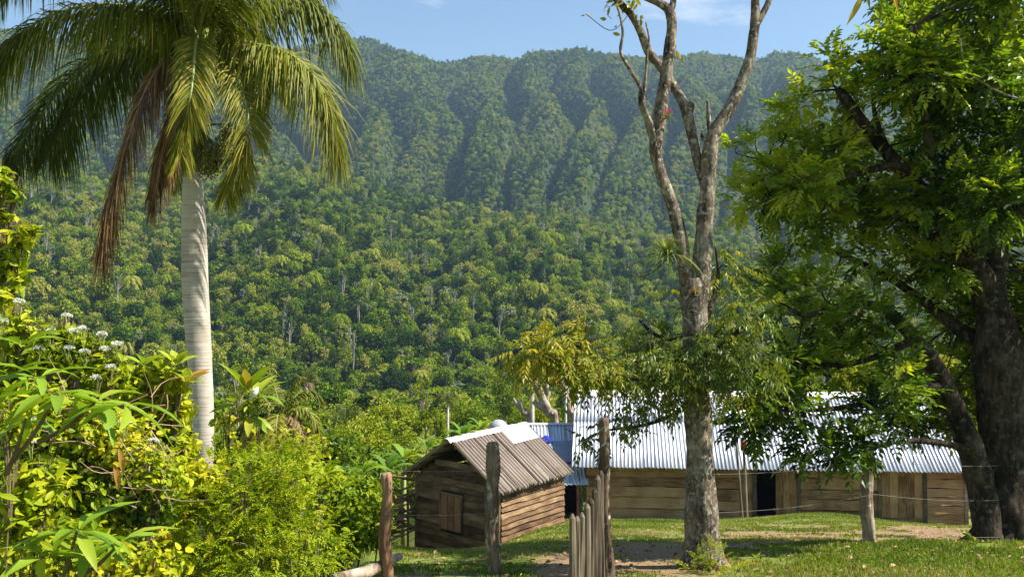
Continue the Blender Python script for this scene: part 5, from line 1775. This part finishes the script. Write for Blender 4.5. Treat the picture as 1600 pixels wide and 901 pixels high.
# feathery shrub
fs, fo = shrub('feathery_shrub', 'feathery bright green shrub with fine compound leaves below the palm', 'shrub',
      [(330, 800, 60, 0), (390, 770, 60, 0), (440, 740, 50, .2), (380, 840, 70, -.1), (440, 820, 60, 0), (300, 860, 70, 0, .05), (460, 780, 44, .2), (350, 740, 44, .3), (410, 880, 70, -.2), (480, 850, 50, 0), (250, 850, 50, 0, .08), (330, 900, 70, -.2), (480, 740, 36, .3)],
      7.2, 'pinnate', 1250, .038, .42, 'bush', .50, tj=.12, nst=10)
for px, py in ((250, 832), (262, 838), (244, 866), (256, 868), (238, 835)):
    m = MB()
    c0 = P(px, py, 6.9) - fo
    n = 16
    leaves(m, c0 + rng.normal(size=(n, 3)) * .018, rand_unit(n), rand_unit(n), .03, .024, rng.random(n), 'diamond')
    m.build('yellow_blossom', M['yellow_fl'], fs)
shrub('small_leaved_bush', 'dense small-leaved bush left of the reddish post', 'bush',
      [(520, 780, 44, 0), (560, 770, 40, .2), (590, 790, 30, .3), (540, 820, 48, 0, -.1), (500, 810, 40, 0), (570, 830, 36, 0, -.05), (520, 850, 44, -.2), (480, 790, 40, .3), (590, 840, 24, .2)],
      12.5, 'leaf', 4600, .085, .5, 'bush', .38, tj=.16, nst=9)
shrub('flower_speckled_bush', 'light green bush with a few white blooms right of the palm base', 'bush',
      [(385, 720, 34, 0), (420, 735, 40, 0), (360, 740, 36, 0), (450, 760, 44, 0), (480, 735, 36, .3), (510, 745, 34, .5, .05), (400, 770, 50, 0)],
      11.0, 'leaf', 2200, .09, .42, 'bush', .55, tj=.12, nst=7)
sp, so = shrub('broad_leaved_sapling', 'sapling with upright yellow-green leaves and a white bud right of the palm trunk', 'sapling',
      [(380, 640, 20, 0, .1), (350, 660, 18, 0, .15), (400, 625, 16, 0)], 8.0, 'leaf', 46, .085, .4, 'bush', .6, nst=3, base=420, stemr=.007)
for px, py, n, l_, u_ in ((385, 612, 8, 50, .9), (400, 618, 7, 46, .4), (372, 632, 6, 42, .1), (392, 650, 6, 40, -.2)):
    whorl(sp, so, px, py, 8.0, n, l_, .34, .72, 'broad', u_, .9, .25)
m = MB()
c0 = P(398, 612, 7.85) - so
tube(m, spline([c0 + A([-.03, 0, -.05]), c0, c0 + A([.03, 0, .04])], 8), A([.01, .02, .028, .03, .028, .022, .013, .005]), 10)
m.build('bud', M['white_fl'], sp, True)
shrub('bare_vine', 'thin pale vine with small yellow leaves climbing beside the palm trunk', 'vine',
      [(366, 700, 12, 0), (360, 680, 10, 0), (385, 690, 12, 0, -.1), (358, 655, 8, 0), (395, 672, 9, 0)], 9.5, 'round', 70, .07, .7, 'bush', .78, nst=5, stemr=.01)
shrub('fern_clump', 'small bright fern clump at the foot of the slender pale tree', 'fern',
      [(1105, 872, 18, -.4), (1120, 880, 16, -.3), (1090, 885, 14, -.45), (1145, 890, 12, -.3, .1)], 12.9, 'pinnate', 60, .05, .3, 'bush', .56, nst=3)
shrub('sprig', 'small leafy sprig beside the foot of the big dark tree', 'sprig', [(1512, 838, 9, 0), (1520, 846, 7, 0)], 15.0, 'leaf', 26, .1, .5, 'big', .5, nst=2)

# ------------------------------------------------------------------ single trees and palms of the middle distance
SHAPES = {}
for kind, nl, size in (('round', 5200, .30), ('tall', 4200, .30), ('lobed', 5000, .28), ('umbrella', 3200, .32), ('sparse', 900, .3)):
    SHAPES[kind] = []
    for v_ in range(2):
        cr_, tr_ = tree_shape(kind, nl, size)
        SHAPES[kind].append((cr_.mesh('crown', M['mid']), tr_.mesh('trunk', M['bark_pale'], True)))


def mid_tree(label, kind, px, d, top_py, wpx, var=0):
    g_ = on_ground(px, d)
    h_ = P(px, top_py, d)[2] - g_[2]
    H0 = {'round': 10.2, 'tall': 11.2, 'lobed': 8.0, 'umbrella': 9.4, 'sparse': 10.3}[kind]
    W0 = {'round': 4.2, 'tall': 2.2, 'lobed': 3.4, 'umbrella': 3.6, 'sparse': 2.2}[kind]
    t_ = thing({'lobed': 'bush', 'tall': 'tall_tree'}.get(kind, 'broadleaf_tree'), label, 'bush' if kind == 'lobed' else 'tree', g_, rotz=rng.random() * 6)
    sx = wpx / F * d / W0
    t_.scale = (sx, sx, h_ / H0)
    c_, k_ = SHAPES[kind][var]
    link('crown', c_, t_)['kind'] = 'stuff'
    link('trunk', k_, t_)
    return t_


MT = [
    ('rounded light green tree beyond the small-leaved bush', 'round', 556, 62, 628, 66, 0),
    ('bushy tree just right of the drooping small palm', 'lobed', 500, 58, 668, 40, 0),
    ('broad yellow-green bush behind the banana plants', 'lobed', 640, 66, 668, 50, 1),
    ('round tree between the water tank and the forest edge', 'round', 735, 95, 612, 44, 1),
    ('feathery pale tree left of the hut ridge', 'umbrella', 668, 88, 640, 34, 0),
    ('dark green bush behind the hut roof peak', 'lobed', 690, 60, 688, 36, 0),
    ('leafy tree behind the shed roof', 'round', 842, 74, 598, 44, 0),
    ('tall tree close behind the left end of the long house', 'tall', 905, 66, 560, 30, 1),
    ('bright bushy tree above the left roof end of the long house', 'round', 950, 62, 570, 52, 1),
    ('dense green tree above the roof beside the slender trunk', 'round', 1035, 64, 560, 60, 0),
    ('tree behind the long roof to the right of the slender trunk', 'round', 1150, 66, 540, 62, 1),
    ('tree behind the middle of the long roof', 'tall', 1240, 70, 520, 44, 0),
    ('broad tree behind the right half of the long roof', 'round', 1340, 66, 520, 70, 0),
    ('sunlit tree behind the right end of the long house', 'round', 1450, 60, 530, 66, 1),
    ('yellowish leafy bush past the right corner of the long house', 'lobed', 1535, 50, 640, 56, 1),
    ('tree filling the gap between the two dark stems at right', 'round', 1560, 62, 520, 80, 0),
    ('thin pale tree standing in the valley right of the palm trunk', 'sparse', 372, 120, 560, 22, 0),
    ('grey half-bare tree at the forest edge above the hut', 'sparse', 660, 150, 590, 22, 1),
    ('bushy tree left of the drooping small palm', 'round', 395, 70, 650, 44, 0),
    ('low round bush in front of the drooping small palm', 'lobed', 455, 40, 700, 46, 1),
    ('green bush between the reddish post and the banana plants', 'lobed', 585, 46, 738, 44, 0),
    ('small umbrella-shaped tree above the hut window side', 'umbrella', 610, 105, 622, 30, 1),
    ('tall narrow tree near the valley floor above the water tank', 'tall', 790, 130, 575, 22, 0),
    ('slim tree right of the rounded light green tree', 'tall', 606, 84, 640, 20, 1),
]
for a_ in MT:
    mid_tree(*a_)


def mid_palm(label, px, d, py, rpx, n, trunk=True, dead=2, ti=.5):
    c0 = P(px, py, d)
    g_ = on_ground(px, d)
    t_ = thing('small_palm', label, 'palm', g_)
    R_ = rpx / F * d
    m = MB()
    tube(m, [A([0, 0, -.4]), (c0 - g_) * .5, c0 - g_], [.2, .16, .14], 9, rough=.05)
    m.build('trunk', M['palm_trunk'], t_, True)
    for k in range(n):
        a_ = k * 2.399 + rng.random() * .3
        e = 1.25 - 1.75 * (k + .5) / n
        dx, dy = math.cos(a_), math.sin(a_)
        c_ = c0 - g_
        pts_ = [c_, c_ + A([dx * .35 * math.cos(e), dy * .35 * math.cos(e), .35 * math.sin(e) + .2]) * R_, c_ + A([dx * .75 * max(.35, math.cos(e)), dy * .75 * max(.35, math.cos(e)), .62 * math.sin(e) + .24]) * R_,
                c_ + A([dx * max(.45, math.cos(e)), dy * max(.45, math.cos(e)), .62 * math.sin(e) - .12]) * R_]
        m = MB()
        dd = k >= n - dead
        frond(m, pts_, 120, R_ * .30, .42, R_ * .013, tint=.4 if dd else ti + rng.normal() * .08, tj=.12, rr=R_ * .014)
        m.build('dead_frond' if dd else 'frond', [M['palm_dead'] if dd else M['palm'], M['rachis']], t_)


spd = 34.0
spo = on_ground(438, spd)
spt = thing('small_palm', 'small palm with drooping arched fronds right of the tall palm', 'palm', spo)
m = MB()
c0 = P(438, 655, spd) - spo
tube(m, [A([0, 0, -.4]), c0 * .5, c0], [.2, .16, .13], 9, rough=.05)
m.build('trunk', M['palm_trunk'], spt, True)
for pts_, ti, dd in (([(440, 655, 0), (456, 640, -.2), (478, 640, -.3), (495, 660, -.4), (503, 690, -.4)], .5, 0), ([(436, 655, 0), (434, 648, -.5), (432, 662, -1.0), (431, 685, -1.2), (432, 708, -1.2)], .62, 0),
                     ([(441, 656, 0), (452, 650, -.4), (466, 662, -.7), (475, 685, -.8), (480, 706, -.8)], .4, 1), ([(439, 652, 0), (446, 630, -.1), (456, 608, -.1), (470, 588, -.1)], .42, 0),
                     ([(441, 652, .2), (456, 626, .4), (472, 612, .6), (490, 612, .7), (505, 625, .8)], .4, 0), ([(436, 656, 0), (418, 645, .1), (396, 650, .1), (376, 668, .1), (366, 692, .1)], .3, 0),
                     ([(436, 654, 0), (420, 630, 0), (402, 612, 0), (380, 605, 0)], .4, 0), ([(436, 656, 0), (422, 652, -.4), (408, 668, -.7), (400, 692, -.8)], .5, 0), ([(438, 652, .1), (434, 625, .3), (428, 600, .4), (420, 578, .4)], .4, 0),
                     ([(440, 654, .3), (452, 645, .9), (464, 655, 1.4), (470, 680, 1.6)], .3, 0), ([(436, 655, .3), (424, 648, .9), (412, 660, 1.4), (404, 685, 1.6)], .3, 1)):
    m = MB()
    frond(m, [P(a, b, spd + e) - spo for a, b, e in pts_], 110, .56, .55, .045, tint=.4 if dd else ti + .12, tj=.12, rr=.035, start=.08, fwd=.5)
    m.build('dead_frond' if dd else 'frond', [M['palm_dead'] if dd else M['palm'], M['rachis']], spt)
mid_palm('dark slim palm just right of the drooping small palm', 540, 66, 665, 40, 14, dead=1, ti=.38)
mid_palm('dark green palm rising behind the shed beside the cut-back trunks', 832, 72, 588, 36, 15, dead=2, ti=.45)
mid_palm('small far palm standing above the hut roof', 700, 120, 628, 24, 12, dead=0, ti=.38)
mid_palm('pale-fronded palm behind the small palm near the tall palm trunk', 478, 80, 600, 26, 12, dead=2, ti=.4)


def banana(label, px, d, py_top, n, hpx):
    g_ = on_ground(px, d)
    t_ = thing('banana_plant', label, 'banana plant', g_)
    c0 = P(px, py_top + hpx * .75, d) - g_
    m = MB()
    tube(m, [A([0, 0, -.3]), c0 * .5, c0], [.13, .11, .07], 9)
    m.build('pseudostem', M['rachis'], t_, True)
    for k in range(n):
        a_ = k * 2.399 + rng.random()
        e = 1.35 - .85 * k / n
        l_ = hpx / F * d * (1.0 + .2 * rng.random())
        s_ = np.linspace(0, 1, 11)
        dd = A([math.cos(a_) * math.cos(e), math.sin(a_) * math.cos(e), math.sin(e)])
        hd = A([math.cos(a_), math.sin(a_), 0])
        cc = c0 + dd * (l_ * s_)[:, None] + hd * (l_ * .25 * s_ ** 2)[:, None] - A([0, 0, 1]) * (l_ * (.35 + .4 * k / n) * s_ ** 2.4)[:, None]
        w_ = A([-math.sin(a_), math.cos(a_), 0])
        V = []
        for i_, q_ in enumerate(s_):
            ww = l_ * .16 * max(.04, math.sin(math.pi * min(1, max(0, (q_ - .12) / .9))) ** .5) * (1 if i_ % 3 else .8)
            V += [cc[i_] + w_ * ww + A([0, 0, ww * .25]), cc[i_], cc[i_] - w_ * ww + A([0, 0, ww * .25])]
        qd = []
        for r_ in range(10):
            qd += [[3 * r_, 3 * r_ + 1, 3 * r_ + 4, 3 * r_ + 3], [3 * r_ + 1, 3 * r_ + 2, 3 * r_ + 5, 3 * r_ + 4]]
        m = MB()
        m.add(V, A(qd), np.clip(.45 + rng.normal() * .2, 0, 1))
        m.build('leaf', M['banana'], t_, True)


for lb, px, d, py, n, hp in (('banana plant with tall upright leaves left of the reddish post', 566, 40, 708, 7, 46), ('banana plant directly behind the reddish post', 606, 41, 705, 8, 48), ('banana plant at the left eave of the hut', 632, 43, 690, 7, 40),
                             ('banana plant above the left slope of the hut roof', 668, 48, 678, 7, 34), ('banana plant left of the water tank', 722, 50, 655, 7, 36), ('banana plant beside the water tank', 752, 52, 648, 7, 34),
                             ('low banana plant in front of the small-leaved bush', 448, 24, 770, 6, 40), ('small banana plant near the palm base', 545, 44, 722, 6, 36)):
    banana(lb, px, d, py, n, hp)

# cut-back trunks behind the shed
for lb, stems in (('pale pollarded trunk with cut forks behind the shed roof', [[(868, 668, 8), (858, 645, 8), (845, 615, 7), (835, 596, 6)], [(855, 640, 5), (842, 634, 4), (834, 626, 4)], [(853, 632, 5), (856, 612, 4.5), (852, 598, 4)]]),
                  ('straight pale cut trunk between the palm and the long roof', [[(896, 668, 7), (890, 640, 7), (884, 612, 6.5), (880, 596, 6)]]),
                  ('thin forked dead trunk behind the hut roof patch', [[(826, 668, 4), (818, 645, 4), (812, 624, 3)], [(817, 642, 3), (808, 632, 2.5), (802, 622, 2)]])):
    o = P(stems[0][0][0], stems[0][0][1], 58)
    g_ = A([o[0], 58, gz(o[0], 58)])
    t_ = thing('cut_tree', lb, 'tree', g_)
    for k, st in enumerate(stems):
        m = MB()
        pts_ = [(st[0][0], 900, st[0][2] * 1.2)] + st if k == 0 else st
        limb(m, pts_, 58, g_, 9, .15)
        m.build('trunk' if k == 0 else 'branch', M['bark_pale'], t_, True)
g_ = on_ground(884, 57)
m = MB()
t_ = P(884, 600, 57) - g_
tube(m, [A([0, 0, -.3]), t_ * .5, t_], .06, 8)
m.build('white_pole', M['white_paint'], label='thin white pole standing beside the cut trunk behind the shed', category='pole', loc=g_)

# ------------------------------------------------------------------ grass and fallen leaves on the slope
n = 230000
d = (9.5 ** .6 + rng.random(n) * (44 ** .6 - 9.5 ** .6)) ** (1 / .6)
px = 560 + 1080 * rng.random(n)
x = (px - 800) / F * d
z = ground(x, d)
gm = .36 + .75 * np.exp(-((px - 1010) / 85) ** 2 - ((d - 15) / 3.2) ** 2) + .42 * np.exp(-((px - 1280) / 130) ** 2 - ((d - 10.5) / 1.2) ** 2) + .70 * np.exp(-((px - 1440) / 85) ** 2 - ((d - 24) / 6) ** 2) + .25 * np.exp(-((px - 1200) / 90) ** 2 - ((d - 22) / 6) ** 2) \
    + .28 * smooth(1040, 1120, px) * np.exp(-((d - 20.5) / 5.5) ** 2) + .60 * np.exp(-((px - 870) / 40) ** 2 - ((d - 13) / 3) ** 2) + .7 * smooth(1500, 1540, px) * smooth(28, 36, d) - .5 * np.exp(-((px - 1290) / 120) ** 2 - ((d - 36) / 5) ** 2) \
    - .5 * np.exp(-((px - 790) / 80) ** 2 - ((d - 25) / 9) ** 2) - .45 * smooth(1120, 1260, px) * np.exp(-((d - 12) / 3.0) ** 2)
nz = fbm(x * 1.3, d * 1.3, 4) * 2.3
keep = (gm + nz + rng.normal(size=n) * .08) < .52
x, d, z, px = x[keep], d[keep], z[keep], px[keep]
n = len(x)
h = (.022 + .03 * rng.random(n)) * (1 + d / 40) * (1 + .35 * smooth(1130, 1300, px) * (d < 15))
B = np.stack([x, d, z - .005], 1)
D = unit(np.stack([rng.normal(size=n) * .55, rng.normal(size=n) * .55, np.ones(n)], 1))
N = unit(np.stack([rng.normal(size=n), rng.normal(size=n), np.zeros(n) + .2], 1))
m = MB()
leaves(m, B, D, N, h, .011 * (1 + d / 14), np.clip(.60 + fbm(x * .35 + 9, d * .35, 4) * 1.7 + rng.normal(size=n) * .17, 0, 1), 'diamond', .1, .25)
m.build('grass', M['grass'], kind='stuff', label='short bright grass growing on the slope in front of the houses', category='grass')
m = MB()
for k in range(170):
    d_ = 9.8 + 20 * rng.random() ** 1.6
    x_ = (760 + 840 * rng.random() - 800) / F * d_
    n_ = 9
    c_ = A([x_, d_, gz(x_, d_)])
    a_ = rng.random(n_) * 6.28
    leaves(m, np.repeat(c_[None], n_, 0) + rng.normal(size=(n_, 3)) * A([.03, .03, 0]), np.stack([np.cos(a_), np.sin(a_), .5 + .8 * rng.random(n_)], 1), np.stack([0 * a_, 0 * a_, 1 + 0 * a_], 1) + rng.normal(size=(n_, 3)) * .3,
           .05 + .06 * rng.random(n_), .022, np.clip(.4 + rng.normal(size=n_) * .2, 0, 1), 'leaf', .3, .3)
m.build('weeds', M['bush'], kind='stuff', label='low weeds dotted through the grass of the yard', category='weeds')
m = MB()
for k in range(220):
    d_ = 10 + 24 * rng.random()
    x_ = (840 + 720 * rng.random() - 800) / F * d_
    m.add(OCT * (.012 + .035 * rng.random() ** 2) * A([1.2, 1, .6]) * (1 + .3 * rng.normal(size=(6, 1)) * .5) + A([x_, d_, gz(x_, d_) + .004]), OF)
m.build('pebbles', M['bark_pale'], kind='stuff', label='small pale pebbles lying on the bare earth of the yard', category='pebbles')
n = 1500
d = 10 + 22 * rng.random(n) ** 1.3
px = 640 + 960 * rng.random(n)
x = (px - 800) / F * d
z = ground(x, d)
m = MB()
leaves(m, np.stack([x, d, z + .03], 1), unit(np.stack([rng.normal(size=n), rng.normal(size=n), rng.normal(size=n) * .2], 1)), unit(np.stack([rng.normal(size=n) * .4, rng.normal(size=n) * .4, np.ones(n)], 1)), .10, .05, rng.random(n), 'leaf', .4, .2)
m.build('fallen_leaves', M['dry'], kind='stuff', label='dry brown leaves scattered over the grass and bare earth', category='leaves')
